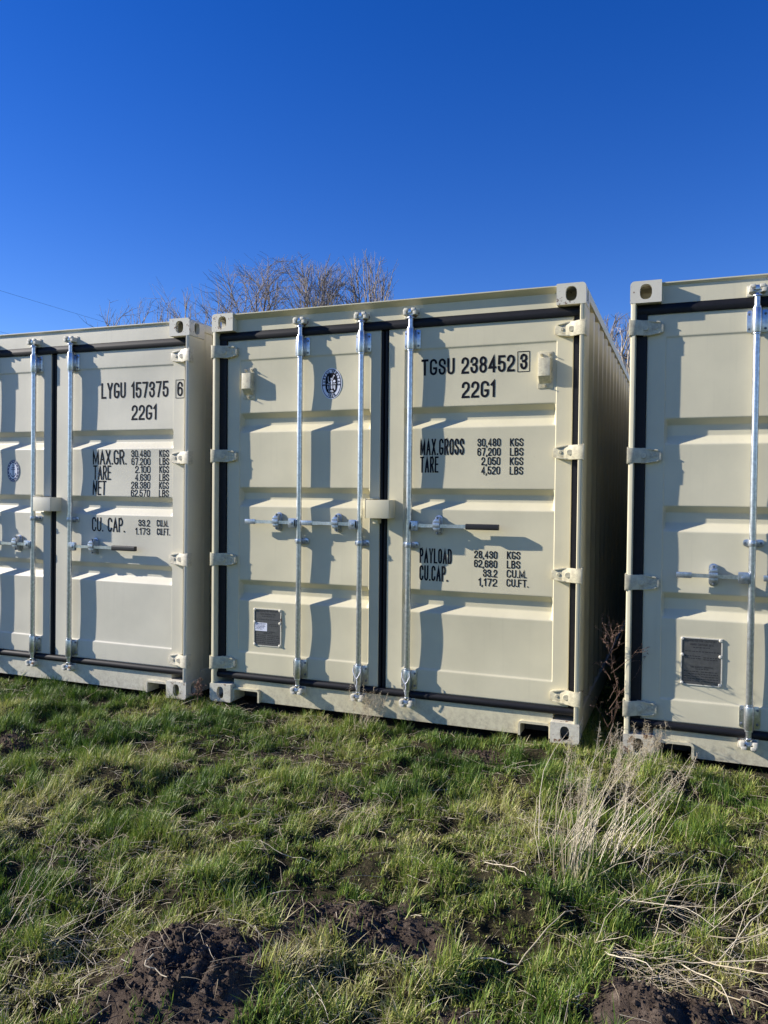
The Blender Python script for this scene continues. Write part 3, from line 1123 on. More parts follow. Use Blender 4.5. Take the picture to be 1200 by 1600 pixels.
    if extra.get('sticker'):
        stx = MB().box(px0 + W * .04, px0 + W * .49, py - .0058, py - .0050, pz0 + H * .40, pz0 + H * .62)
        build(stx, 'sticker', WHITE, pl)
        e2 = MB()
        for k, (a, b_) in enumerate([(.07, .44), (.07, .36), (.07, .42), (.10, .38), (.07, .30)]):
            x = px0 + W * a
            z = pz0 + H * (.585 - .036 * k)
            while x < px0 + W * b_:
                w = rng.uniform(.004, .011)
                e2.add([(x, py - .0062, z), (x + w, py - .0062, z), (x + w, py - .0062, z + .004), (x, py - .0062, z + .004)], [(0, 1, 2, 3)])
                x += w + .003
        link('fine_print', e2.mesh('fine_print', 0, False), NAVY, pl)
    return root, doors, surf

# ------------------------------------------------------------------ emblems
def ell(cx, cz, rx, rz, n=48, k=2.0):
    out = []
    for i in range(n):
        a = 2 * math.pi * i / n
        c, s = math.cos(a), math.sin(a)
        r = (abs(c / rx) ** k + abs(s / rz) ** k) ** (-1 / k)
        out.append((cx + r * c, cz + r * s))
    return out

def disc(mb, pts, c, y):
    vs = [(c[0], y, c[1])] + [(a, y, b) for a, b in pts]
    n = len(pts)
    mb.add(vs, [(0, 1 + k, 1 + (k + 1) % n) for k in range(n)])

def ringmesh(mb, o, i, y):
    n = len(o)
    vs = [(a, y, b) for a, b in o] + [(a, y, b) for a, b in i]
    mb.add(vs, [(k, (k + 1) % n, n + (k + 1) % n, n + k) for k in range(n)])

def ring_text(s, cx, cz, rx, rz, a0, a1, h, w, flip=False):
    out = []
    for k, c in enumerate(s):
        if c == ' ':
            continue
        a = R(a0 + (a1 - a0) * (k / max(1, len(s) - 1)))
        px, pz = cx + rx * math.cos(a), cz + rz * math.sin(a)
        nx, nz = math.cos(a) / rx, math.sin(a) / rz
        l = math.hypot(nx, nz)
        up = Vector((nx / l, nz / l)) * (-1 if flip else 1)
        rt = Vector((up.y, -up.x))
        for pl in GL[c][1]:
            out.append([(px + rt.x * (x - .5) * w + up.x * (z - .5) * h, pz + rt.y * (x - .5) * w + up.y * (z - .5) * h) for x, z in pl])
    return out

def emblem_c(root, surf):
    cx, cz = -.363, 2.103
    y0 = max(surf(cx + a, cz + b) for a in (-.07, 0, .07) for b in (-.09, 0, .09))
    y0 = min(surf(cx + a, cz + b) for a in (-.07, 0, .07) for b in (-.09, 0, .09)) - .0012
    mb = MB()
    o = ell(cx, cz, .072, .098)
    mb.prism(o, y0, y0 + .004)
    base = build(mb, 'emblem', WHITE, root, smooth=False)
    ink = MB()
    ringmesh(ink, ell(cx, cz, .0665, .0925), ell(cx, cz, .0625, .0885), y0 - .0006)
    disc(ink, ell(cx, cz + .002, .0425, .066, 48, 2.7), (cx, cz + .002), y0 - .0006)
    add_strokes(ink, ring_text('BUREAU VERITAS', cx, cz, .0525, .0780, 186, -6, .0150, .0085), .0034, lambda x, z: y0, .0007)
    add_strokes(ink, ring_text('1828', cx, cz, .0520, .0775, 246, 294, .0145, .0080, True), .0034, lambda x, z: y0, .0007)
    link('emblem_ink', ink.mesh('emblem_ink', 0, False), PRINT, base)
    fig = MB()
    S = lambda x, z: y0
    def st(pts, w):
        add_strokes(fig, [[(cx + a * .001, cz + b * .001) for a, b in pts]], w, S, .0013)
    disc(fig, ell(cx - .001, cz + .030, .0048, .0062, 14), (cx - .001, cz + .030), y0 - .0013)
    st([(0, 26), (1, 14), (2, 0), (1, -8)], .0100)
    st([(1, -6), (-1, -24), (1, -36)], .0060)
    st([(3, -6), (5, -24), (4, -36)], .0060)
    st([(2, 20), (9, 27), (12, 40), (17, 47)], .0042)
    disc(fig, ell(cx + .018, cz + .049, .0042, .0052, 12), (cx + .018, cz + .049), y0 - .0013)
    st([(-2, 20), (-9, 10), (-17, 6), (-22, 16)], .0036)
    st([(-23, 46), (-22, 16)], .0030)
    st([(-9, -6), (-19, -50)], .0024)
    st([(-31, -3), (-12, -3)], .0040)
    st([(12, -3), (32, -3)], .0040)
    disc(fig, ell(cx + .020, cz + .014, .0090, .0085, 16), (cx + .020, cz + .014), y0 - .0013)
    st([(-24, -12), (-24, -34)], .0052)
    st([(16, -12), (16, -32)], .0042)
    st([(24, -12), (24, -40)], .0065)
    st([(-10, -46), (12, -46)], .0050)
    st([(-14, -53), (16, -53)], .0036)
    link('emblem_figure', fig.mesh('emblem_figure', 0, False), WHITE, base)

def emblem_a(root, surf):
    cx, cz = -.392, 1.556
    y0 = min(surf(cx + a, cz + b) for a in (-.06, 0, .06) for b in (-.08, 0, .08)) - .0012
    base = build(MB().prism(ell(cx, cz, .061, .084), y0, y0 + .004), 'emblem', NAVY, root, smooth=False)
    w = MB()
    disc(w, ell(cx, cz, .040, .060), (cx, cz), y0 - .0006)
    ringmesh(w, ell(cx, cz, .0585, .0810), ell(cx, cz, .0570, .0795), y0 - .0006)
    for k in range(16):
        a = 2 * math.pi * k / 16
        c = (cx + .0490 * math.cos(a), cz + .0702 * math.sin(a))
        disc(w, ell(c[0], c[1], .0036, .0045, 10), c, y0 - .0006)
    link('emblem_ink', w.mesh('emblem_ink', 0, False), WHITE, base)
    n = MB()
    S = lambda x, z: y0
    def st(pts, ww):
        add_strokes(n, [[(cx + a * .001, cz + b * .001) for a, b in pts]], ww, S, .0013)
    st([(0, 40), (0, -44)], .0065)
    st([(-15, 26), (15, 26)], .0050)
    st([(-26, -16), (-22, -30), (-10, -42), (0, -46), (10, -42), (22, -30), (26, -16)], .0060)
    ringmesh(n, ell(cx, cz + .046, .0075, .0085, 20), ell(cx, cz + .046, .0040, .0048, 20), y0 - .0013)
    st([(-20, 8), (-8, 14), (0, 8)], .0040)
    st([(20, 8), (8, 14), (0, 8)], .0040)
    link('emblem_anchor', n.mesh('emblem_anchor', 0, False), NAVY, base)

# ------------------------------------------------------------------ the three containers
TC = [('TGSU', .240, .449, 2.124, 2.222, .0135), ('238452', .491, .812, 2.124, 2.222, .0135), ('3', .843, .886, 2.132, 2.224, .0135), ('22G1', .495, .698, 1.979, 2.077, .0135),
      ('MAX.GROSS', .238, .514, 1.641, 1.740, .0098), ('TARE', .239, .356, 1.535, 1.633, .0098),
      ('30,480', .595, .735, 1.689, 1.737, .0064), ('67,200', .595, .735, 1.634, 1.682, .0064), ('2,050', .620, .734, 1.579, 1.627, .0064), ('4,520', .620, .734, 1.524, 1.572, .0064),
      ('KGS', .790, .869, 1.688, 1.735, .0064), ('LBS', .790, .869, 1.633, 1.680, .0064), ('KGS', .790, .869, 1.578, 1.625, .0064), ('LBS', .790, .869, 1.523, 1.570, .0064),
      ('PAYLOAD', .242, .446, .984, 1.075, .0098), ('CU.CAP.', .242, .424, .877, .970, .0098),
      ('28,430', .584, .724, 1.026, 1.072, .0064), ('62,680', .584, .724, .972, 1.018, .0064), ('33.2', .639, .725, .917, .963, .0064), ('1,172', .612, .725, .863, .909, .0064),
      ('KGS', .781, .860, 1.028, 1.074, .0064), ('LBS', .781, .860, .974, 1.020, .0064), ('CU.M.', .781, .899, .920, .966, .0064), ('CU.FT.', .781, .910, .867, .912, .0064)]
TA = [('LYGU', .431, .644, 2.075, 2.187, .0135), ('157375', .692, 1.007, 2.072, 2.184, .0135), ('6', 1.086, 1.130, 2.072, 2.172, .0125), ('22G1', .697, .910, 1.917, 2.023, .0135),
      ('MAX.GR.', .359, .655, 1.604, 1.708, .0102), ('TARE', .363, .520, 1.494, 1.598, .0102), ('NET', .361, .479, 1.384, 1.488, .0102),
      ('CU. CAP.', .357, .648, 1.122, 1.224, .0102)]
for k, s in enumerate(['30.480', '67.200', '2.100', '4.630', '28.380', '62.570']):
    TA.append((s, .698 if len(s) > 5 else .730, .860, 1.655 - .0555 * k, 1.706 - .0555 * k, .0064))
    TA.append((('KGS', 'LBS')[k % 2], .936, 1.018, 1.655 - .0555 * k, 1.706 - .0555 * k, .0064))
TA += [('33.2', .765, .863, 1.169, 1.217, .0064), ('1.173', .738, .864, 1.110, 1.158, .0064), ('CU.M.', .920, 1.018, 1.171, 1.219, .0064), ('CU.FT.', .921, 1.032, 1.112, 1.160, .0064)]

rootC, doorsC, surfC = make_container('C', 'cream container marked TGSU 238452 with vent boxes and oval black and white emblem',
    [-.568, -.142, .182], [(-.568, -1, .390, .160, 1.213, False), (-.142, -1, .400, .160, 1.213, False), (.182, 1, .556, .184, 1.214, True)], TC,
    dict(lip=.008, guide_z=1.093, box=(-.070, .082, 1.254, 1.366), frames=[(.829, .898, 2.120, 2.236)], vents=[(-.965, 2.128), (.990, 2.122)],
         plate=(-.917, -.710, .386, .636), sticker=True, seal_wires=(-.142, .182)))
emblem_c(rootC, surfC['L'])
rootA, doorsA, surfA = make_container('A', 'pale cream container marked LYGU 157375 with a small navy anchor emblem',
    [-.585, -.158, .186], [(-.585, -1, .375, .160, 1.010, False), (-.158, -1, .375, .160, 1.010, False), (.186, 1, .590, .212, 1.012, True)], TA,
    dict(lip=.038, guide_z=1.203, box=(-.082, .078, 1.262, 1.362), frames=[(1.074, 1.142, 2.060, 2.184)],
         plate=(-.930, -.722, .405, .665)))
emblem_a(rootA, surfA['L'])
rootB, doorsB, surfB = make_container('B', 'cream container without visible lettering beside the dark gap, rusty bottom corner casting',
    [-.589, -.158, .186], [(-.589, -1, .368, .184, 1.006, False), (-.158, -1, .375, .184, 1.006, False), (.186, 1, .590, .212, 1.008, True)], [],
    dict(lip=.036, guide_z=1.185, box=(-.082, .078, 1.262, 1.362), plate=(-.929, -.721, .407, .666)))

# ------------------------------------------------------------------ vegetation
rng = np.random.default_rng(7)

def blade_mesh(name, P, ang, lean, length, width, tone, curl):
    """grass blades: 5 verts, 2 quads-as-tris + tip; P base points (n,3)"""
    n = len(P)
    d = np.c_[np.cos(ang), np.sin(ang), np.zeros(n)]
    s = np.c_[-np.sin(ang), np.cos(ang), np.zeros(n)]
    up = np.array([0, 0, 1.0])
    def at(t):
        th = lean + curl * t
        # integrate the bend roughly
        return P + (d * (np.sin(lean + curl * t * .5))[:, None] + up * np.cos(lean + curl * t * .5)[:, None]) * (length * t)[:, None]
    w = width[:, None] * .5
    b0 = P - s * w
    b1 = P + s * w
    m = at(.55)
    m0 = m - s * w * .8
    m1 = m + s * w * .8
    t = at(1.0)
    V = np.stack([b0, b1, m0, m1, t], 1).reshape(-1, 3)
    k = np.arange(n)[:, None] * 5
    F = np.concatenate([k + [0, 1, 3], k + [0, 3, 2], k + [2, 3, 4]], 0)
    me = np_mesh(name, V, F)
    vattr(me, 'tone', np.repeat(tone, 5))
    return me

def leaf_material(name, stops, trans=.35, rough=.5):
    m, nt, b = new_mat(name)
    at = nt.nodes.new('ShaderNodeAttribute')
    at.attribute_name = 'tone'
    c = ramp(nt, at.outputs['Fac'], stops)
    nt.links.new(c.outputs[0], b.inputs['Base Color'])
    b.inputs['Roughness'].default_value = rough
    b.inputs['Specular IOR Level'].default_value = .35
    tr = nt.nodes.new('ShaderNodeBsdfTranslucent')
    nt.links.new(c.outputs[0], tr.inputs['Color'])
    mx = nt.nodes.new('ShaderNodeMixShader')
    mx.inputs[0].default_value = trans
    nt.links.new(b.outputs[0], mx.inputs[1])
    nt.links.new(tr.outputs[0], mx.inputs[2])
    nt.links.new(mx.outputs[0], nt.nodes['Material Output'].inputs['Surface'])
    return m
GRASS = leaf_material('grass_blade', [(0, (.030, .080, .010)), (.30, (.095, .185, .022)), (.58, (.245, .325, .048)), (.80, (.42, .42, .10)), (1, (.62, .54, .34))], .24)
STRAW = leaf_material('dry_straw', [(0, (.18, .135, .085)), (.5, (.50, .42, .275)), (1, (.80, .72, .55))], .2, .6)
WEED = leaf_material('dead_weed_stem', [(0, (.075, .045, .032)), (.6, (.17, .105, .075)), (1, (.30, .20, .15))], .1, .8)

def scatter(n, x0, x1, y0, y1):
    return np.c_[rng.uniform(x0, x1, n), rng.uniform(y0, y1, n)]

def grass():
    # dense where the photo looks, thinner to the sides
    a = scatter(400000, -3.3, 2.7, -3.15, .12)
    b = scatter(75000, -6, 6, -4.4, .3)
    c = scatter(9000, 1.15, 1.50, .05, 2.5)
    d = scatter(5000, -1.45, -1.18, .05, 2.5)
    p = np.concatenate([a, b, c, d])
    x, y = p[:, 0], p[:, 1]
    keep = rng.uniform(0, 1, len(p)) > soil_mask(x, y) * 1.05 - .02
    # bald nearness: thin the wedge no lens sees
    tuft = fbm(x * 6.5, y * 6.5, 71, 3)
    clump = fbm(x * 12.5, y * 12.5, 171, 3, .6)
    keep &= rng.uniform(0, 1, len(p)) < (.6 + .9 * smooth01((tuft - .28) / .3)) * (.16 + 1.25 * smooth01((clump - .36) / .16))
    for cx in (-2.61, 0, 2.67):
        keep &= ~((np.abs(x - cx) < 1.2) & (y > .03))
    x, y, tuft, clump = x[keep], y[keep], tuft[keep], clump[keep]
    n = len(x)
    z = ground_z(x, y) - .004
    big = fbm(x * 1.3, y * 1.3, 55, 3)
    dry = fbm(x * 2.1 + 9, y * 2.1, 91, 4)
    L = (.021 + .036 * smooth01((tuft - .30) / .42) * (.45 + 1.1 * big)) * rng.uniform(.5, 1.4, n) * (.55 + .85 * smooth01((clump - .38) / .25))
    near_sill = smooth01((y + .30) / .3)
    L *= 1 + .15 * near_sill
    ta = fbm(x * 5.2, y * 5.2, 13, 2) * 14.0
    ang = ta + rng.normal(0, 1.7, n)
    lean = np.abs(rng.normal(.16, .24, n))
    curl = rng.uniform(.1, 1.1, n)
    W = rng.uniform(.0020, .0042, n)
    tone = np.clip(.45 - (tuft - .5) * .35 + (big - .5) * .2 + (dry - .48) * 1.0 + rng.normal(0, .16, n), 0, .86)
    deadm = rng.uniform(0, 1, n) < np.clip(.085 + (dry - .47) * 1.1, .025, .5)
    tone = np.where(deadm, rng.uniform(.82, 1.0, n), tone)
    lean = np.where(deadm, lean + rng.uniform(.3, 1.1, n), lean)
    L = np.where(deadm, L * 1.25, L)
    broad = (rng.uniform(0, 1, n) < .012) & ~deadm
    W = np.where(broad, W * 3.2, W)
    L = np.where(broad, np.clip(L, .02, .04), L)
    lean = np.where(broad, lean + .7, lean)
    me = blade_mesh('grass', np.c_[x, y, z], ang, lean, L, W, tone, curl)
    o = link('grass', me, GRASS)
    tag(o, 'short patchy green grass growing in front of the containers', 'grass', None, 'stuff')

grass()

def strands(name, P0, d, L, r, tone, sag, segs=4, seed=1):
    """thin crossed ribbons along bent paths; cheap straw. d unit directions, sag bends them down"""
    n = len(P0)
    g = np.random.default_rng(seed)
    side = np.cross(d, np.array([0, 0, 1.0]))
    side /= np.maximum(np.linalg.norm(side, axis=1), 1e-6)[:, None]
    wob = g.normal(0, .06, n)
    kx = g.normal(0, .014, (segs + 1, n))
    kz = g.normal(0, .012, (segs + 1, n))
    kx[0] = kz[0] = 0
    rows = []
    for k in range(segs + 1):
        t = k / segs
        c = P0 + d * (L * t)[:, None] + side * (wob * L * np.sin(t * 3.1))[:, None]
        c = c + side * (kx[k] * L)[:, None]
        c[:, 2] += kz[k] * L - sag * L * t * t
        rr = (r * (1 - .75 * t))[:, None]
        upv = np.cross(side, d)
        rows.append(np.stack([c + side * rr, c - side * rr * .5 + upv * rr * .87, c - side * rr * .5 - upv * rr * .87], 1))
    V = np.stack(rows, 1).reshape(n, -1, 3)
    base = np.arange(n)[:, None] * (3 * (segs + 1))
    F = []
    for k in range(segs):
        for i in range(3):
            j = (i + 1) % 3
            F.append(base + [3 * k + i, 3 * k + j, 3 * k + 3 + j])
            F.append(base + [3 * k + i, 3 * k + 3 + j, 3 * k + 3 + i])
    me = np_mesh(name, V.reshape(-1, 3), np.concatenate(F, 0))
    vattr(me, 'tone', np.repeat(tone, 3 * (segs + 1)))
    return me

def dirs(az, el):
    return np.c_[np.cos(az) * np.cos(el), np.sin(az) * np.cos(el), np.sin(el)]

# loose straw litter
def litter():
    p = np.concatenate([scatter(7500, -3.3, 2.7, -3.1, 0), scatter(2000, -5.5, 5.5, -4, .1)])
    # drifts of thatch
    for cx, cy, s, k in ((.15, -1.45, .28, 260), (1.45, -1.5, .28, 500), (1.7, -2.0, .22, 420), (-.4, -2.2, .22, 380), (.75, -2.05, .25, 130), (-.25, -.62, .2, 240), (.4, -2.45, .25, 90), (.25, -1.1, .18, 160), (1.02, -.12, .12, 160), (-.1, -2.6, .2, 260)):
        p = np.concatenate([p, rng.normal(0, s, (k, 2)) + (cx, cy)])
    x, y = p[:, 0], p[:, 1]
    d_ = fbm(x * 1.7, y * 1.7, 61, 3)
    keep = (rng.uniform(0, 1, len(x)) < smooth01((d_ - .36) / .25) + .25) & (y < .04)
    keep &= rng.uniform(0, 1, len(x)) > soil_mask(x, y) * .72
    x, y = x[keep], y[keep]
    n = len(x)
    z = ground_z(x, y) + rng.uniform(.002, .035, n)
    az = rng.uniform(0, 2 * np.pi, n)
    el = rng.normal(.12, .22, n)
    L = rng.gamma(2.2, .030, n) + .03
    me = strands('dry_straw_litter', np.c_[x, y, z], dirs(az, el), np.minimum(L, .3), rng.uniform(.0007, .0015, n), rng.uniform(.15, 1, n), rng.uniform(.05, .5, n), 3)
    tag(link('dry_straw_litter', me, STRAW), 'pale dry straw scattered through the grass', 'straw', None, 'stuff')
litter()

# crumbs of soil
def clods():
    pts = []
    for (cx, cy, rx, ry, h, s) in SOIL:
        k = int(42000 * rx * ry)
        q = rng.normal(0, .5, (k, 2)) * (rx, ry) + (cx, cy)
        pts.append(q)
    p = np.concatenate(pts)
    p = p[p[:, 1] < -.02]
    n = len(p)
    x, y = p[:, 0], p[:, 1]
    r = np.minimum(rng.gamma(.8, .0026, n) + .0014, .013)
    z = ground_z(x, y) + r * .35
    # squashed octahedra with jitter
    base = np.array([[1, 0, 0], [0, 1, 0], [-1, 0, 0], [0, -1, 0], [0, 0, .8], [0, 0, -.8]], float)
    V = base[None] * r[:, None, None] * rng.uniform(.45, 1.4, (n, 6, 1))
    a = rng.uniform(0, 6.28, n)
    ca, sa = np.cos(a)[:, None], np.sin(a)[:, None]
    V = np.stack([V[..., 0] * ca - V[..., 1] * sa, V[..., 0] * sa + V[..., 1] * ca, V[..., 2]], -1) + np.c_[x, y, z][:, None, :]
    f = np.array([[0, 1, 4], [1, 2, 4], [2, 3, 4], [3, 0, 4], [1, 0, 5], [2, 1, 5], [3, 2, 5], [0, 3, 5]])
    F = (np.arange(n)[:, None, None] * 6 + f[None]).reshape(-1, 3)
    me = np_mesh('soil_crumbs', V.reshape(-1, 3), F)
    me.polygons.foreach_set('use_smooth', np.zeros(len(F), bool))
    vattr(me, 'soil', np.ones(len(V) * 6))
    tag(link('soil_crumbs', me, GROUND_MAT), 'dark crumbs and clods of loose soil on the bare patches', 'soil', None, 'stuff')
clods()

# tall tufts of dry grass
def dry_tuft(name, label, cx, cy, n, h, spread, lean_az, lean, heads, seed, tone=(.35, 1.0), base_r=.07, r=(.0009, .0016), az_sd=.9):
    g = np.random.default_rng(seed)
    root = empty(name, (cx, cy, float(ground_z(np.array([cx]), np.array([cy]))[0])))
    x = g.normal(0, base_r, n)
    y = g.normal(0, base_r * .8, n)
    z = ground_z(x + cx, y + cy) - root.location.z - .01
    az = lean_az + g.normal(0, az_sd, n)
    el = np.pi / 2 - np.abs(g.normal(lean, spread, n))
    L = h * g.uniform(.45, 1.08, n)
    me = strands('stalks', np.c_[x, y, z], dirs(az, el), L, g.uniform(*r, n), g.uniform(*tone, n), g.uniform(.02, .28, n), 5, seed)
    link('stalks', me, STRAW, root)['kind'] = 'stuff'
    if heads:
        # feathery seed heads near the tips of the longer stalks
        pick = np.argsort(-L)[:heads]
        tips = (np.c_[x, y, z] + dirs(az, el) * L[:, None])[pick]
        tips[:, 2] -= (.12 * L[pick])
        m = 34
        base = np.repeat(tips, m, 0) - np.repeat(dirs(az, el)[pick], m, 0) * np.tile(np.linspace(.0, .11, m), heads)[:, None]
        a2 = g.uniform(0, 6.28, heads * m)
        d2 = dirs(a2, g.uniform(.2, 1.2, heads * m))
        me = strands('seed_heads', base, d2, g.uniform(.012, .034, heads * m), np.full(heads * m, .0009), g.uniform(.3, .9, heads * m), g.uniform(.1, .6, heads * m), 2, seed + 1)
        link('seed_heads', me, STRAW, root)['kind'] = 'stuff'
    tag(root, label, 'dry grass', 'tufts of tall dry grass')
    return root

dry_tuft('dry_grass_tuft', 'tall tuft of pale dry grass with feathery heads before the dark gap', 1.44, -1.36, 74, .58, .26, .35, .34, 40, 31, tone=(.7, 1.0), base_r=.10, r=(.0012, .0023), az_sd=.7)
dry_tuft('dry_grass_tuft', 'slim upright bunch of pale straw stalks left of the feathery tuft', 1.385, -1.56, 30, .50, .10, 1.4, .06, 8, 32, (.4, 1), .035)
dry_tuft('dry_grass_tuft', 'low sprawling tuft of dry stalks beside the right hand soil heap', 1.98, -1.72, 46, .44, .35, .4, .85, 0, 33, (.6, 1), .10, (.0010, .0020))
dry_tuft('dry_grass_tuft', 'small dry seeding grass standing against the TGSU container sill', -.06, -.10, 46, .30, .26, .6, .12, 22, 34, (.25, .9), .05, (.0006, .0011))
dry_tuft('dry_grass_tuft', 'thin flattened tuft of bleached grass left of the biggest soil heap', -.30, -2.40, 46, .34, .30, .6, .75, 0, 35, (.6, 1), .13, (.0007, .0012))
dry_tuft('dry_grass_tuft', 'short frizzy bleached grass at the foot of the container without lettering', 1.52, -.30, 60, .26, .35, .4, .35, 26, 36, (.4, 1), .08, (.0007, .0012))
dry_tuft('dry_grass_tuft', 'flattened pale straw wisp in the middle of the lawn', .36, -1.30, 60, .22, .35, .2, 1.0, 0, 37, (.35, .9), .09)

dry_tuft('dry_grass_tuft', 'matted bundle of bent straw lying on the crest of the right hand soil heap', 1.60, -1.92, 70, .24, .25, -.5, 1.15, 0, 38, (.35, .95), .06, (.0010, .0020), .5)
dry_tuft('dry_grass_tuft', 'loose fan of pale stalks lying right of the slim upright bunch', 1.66, -1.60, 44, .34, .25, .2, 1.2, 0, 39, (.5, 1), .09, (.0009, .0018), 1.2)
dry_tuft('dry_grass_tuft', 'little spray of pale straw left of the tall feathery tuft', 1.18, -1.22, 40, .20, .3, 2.6, 1.05, 0, 40, (.5, 1), .07, (.0008, .0014), .9)

# long single stalks lying about
def stalk(a, b, lift, r, seed, label):
    g = random.Random(seed)
    za = float(ground_z(np.array([a[0]]), np.array([a[1]]))[0])
    o_loc = (a[0], a[1], za + .02)
    zb = float(ground_z(np.array([b[0]]), np.array([b[1]]))[0])
    n = 7
    pts = []
    kink = g.uniform(-.04, .04)
    jit = [(g.gauss(0, .004), g.gauss(0, .004), g.gauss(0, .003)) for _ in range(n + 1)]
    for k in range(n + 1):
        t = k / n
        pts.append((( b[0] - a[0]) * t + kink * math.sin(t * 3.14), (b[1] - a[1]) * t + kink * .6 * math.sin(t * 4.2), (zb - za) * t + lift * math.sin(t * 2.4) * t + .004))
        pts[-1] = tuple(a_ + b_ for a_, b_ in zip(pts[-1], jit[k]))
    mb = MB()
    for k in range(n):
        mb.tube(pts[k], pts[k + 1], r * (1 - .07 * k), r * (1 - .07 * (k + 1)), 6, caps=False)
    me = mb.mesh('straw_stalk', 0, True)
    vattr(me, 'tone', np.full(len(me.vertices), g.uniform(.45, .95)))
    o = link('straw_stalk', me, STRAW)
    o.location = o_loc
    tag(o, label, 'straw stalk', 'long dry straw stalks lying about')
STALKS = [((.20, -2.86), (.42, -2.34), .06, .0019), ((.34, -2.60), (.44, -2.68), .02, .0026), ((1.78, -1.95), (2.06, -1.58), .16, .0022), ((1.86, -1.98), (2.02, -2.20), .10, .0022),
          ((1.85, -1.76), (2.25, -1.72), .08, .0020), ((1.62, -1.55), (1.98, -1.50), .10, .0018), ((1.05, -1.50), (1.26, -1.70), .03, .0020), ((.05, -1.62), (.30, -1.30), .05, .0016),
          ((.42, -1.72), (.18, -1.75), .02, .0018), ((.55, -1.35), (.66, -1.55), .03, .0016), ((.90, -.45), (1.14, -.40), .03, .0020), ((1.28, -2.12), (1.45, -1.92), .12, .0026),
          ((1.12, -2.12), (1.30, -2.10), .02, .0030), ((1.55, -1.95), (1.70, -2.15), .06, .0024), ((.10, -.60), (.42, -.40), .07, .0014), ((-1.0, -1.0), (-.8, -.72), .05, .0014),
          ((-.55, -1.55), (-.30, -1.66), .02, .0016), ((1.90, -1.35), (1.76, -1.62), .10, .0018),
          ((1.78, -1.80), (2.16, -2.16), .12, .0024), ((1.76, -1.86), (1.90, -2.26), .14, .0022), ((1.72, -1.88), (2.20, -1.92), .10, .0022), ((1.68, -1.80), (1.84, -1.46), .18, .0024), ((1.50, -1.66), (1.86, -1.74), .08, .0020)]
STALK_LABELS = ['long straw stalk slanting across the left flank of the biggest soil heap', 'short whitish twig lying on the left foot of the biggest soil heap',
    'long arched straw stalk rising behind the right hand soil heap', 'straw stalk hanging over the far edge of the right hand soil heap',
    'nearly level straw stalk running through the low sprawling tuft', 'straw stalk lying beyond the low sprawling tuft', 'pale straw stalk on the grass left of the slim upright bunch',
    'thin straw stalk slanting through the flattened wisp in the lawn', 'straw stalk lying just before the flattened wisp in the lawn', 'thin straw stalk right of the flattened wisp in the lawn',
    'straw stalk near the right bottom corner of the TGSU container', 'thick curved stem standing up from the grass left of the right hand soil heap',
    'thick whitish twig lying at the foot of the curved stem', 'straw stalk lying over the left shoulder of the right hand soil heap', 'thin straw stalk beside the small bare patch near the TGSU container',
    'thin straw stalk on the grass in front of the LYGU container', 'thin straw stalk by the small bare patch far left of the soil heaps', 'leaning straw stalk right of the tall feathery tuft', 'thick pale stalk arching past the right flank of the right hand soil heap', 'pale stalk drooping steeply over the right hand soil heap',
    'almost straight pale stalk lying behind the right hand soil heap', 'stiff pale stalk pointing up from behind the right hand soil heap', 'pale stalk lying across the loose fan of stalks']
for k, (a, b, l, r) in enumerate(STALKS):
    stalk(a, b, l, r, k, STALK_LABELS[k])

# dead weed standing in the dark gap
def dead_weed(cx, cy, h, seed):
    g = np.random.default_rng(seed)
    z0 = float(ground_z(np.array([cx]), np.array([cy]))[0])
    root = empty('dead_weed', (cx, cy, z0))
    P, D, L, Rr, T = [], [], [], [], []
    P.append((0, 0, -.02)); D.append((.03, -.02, .999)); L.append(h); Rr.append(.0040); T.append(.35)
    for k in range(15):
        t = g.uniform(.22, .98)
        az = g.uniform(0, 6.28)
        el = g.uniform(.5, 1.15)
        d = (math.cos(az) * math.cos(el), math.sin(az) * math.cos(el), math.sin(el))
        base = np.array((.03 * h * t, -.02 * h * t, -.02 + h * t))
        l = h * g.uniform(.14, .42) * (1.15 - t * .6)
        P.append(base); D.append(d); L.append(l); Rr.append(.0018); T.append(g.uniform(.2, .8))
        for j in range(5):
            t2 = g.uniform(.3, 1)
            a2 = az + g.normal(0, .9)
            e2 = el + g.normal(0, .5)
            P.append(base + np.array(d) * l * t2); D.append((math.cos(a2) * math.cos(e2), math.sin(a2) * math.cos(e2), math.sin(e2)))
            L.append(l * g.uniform(.2, .5)); Rr.append(.0010); T.append(g.uniform(.3, 1))
    me = strands('stems', np.array(P, float), np.array(D, float), np.array(L), np.array(Rr), np.array(T), np.full(len(P), .06), 5, seed)
    link('stems', me, WEED, root)['kind'] = 'stuff'
    # curled dry leaves and seed clusters
    n = 260
    k = g.integers(1, len(P), n)
    t = g.uniform(.4, 1.05, n)
    base = np.array(P, float)[k] + np.array(D, float)[k] * (np.array(L)[k] * t)[:, None]
    me = strands('seed_clusters', base, dirs(g.uniform(0, 6.28, n), g.uniform(-.6, 1.2, n)), g.uniform(.006, .022, n), g.uniform(.0012, .0032, n), g.uniform(.3, 1, n), g.uniform(0, .5, n), 2, seed + 1)
    link('seed_clusters', me, WEED, root)['kind'] = 'stuff'
    return root
tag(dead_weed(1.37, .02, .70, 41), 'dead brown branching weed standing in the dark gap between two containers', 'weed')
tag(dead_weed(-1.30, -.02, .20, 43), 'small dry weed at the narrow gap beside the LYGU container', 'weed')

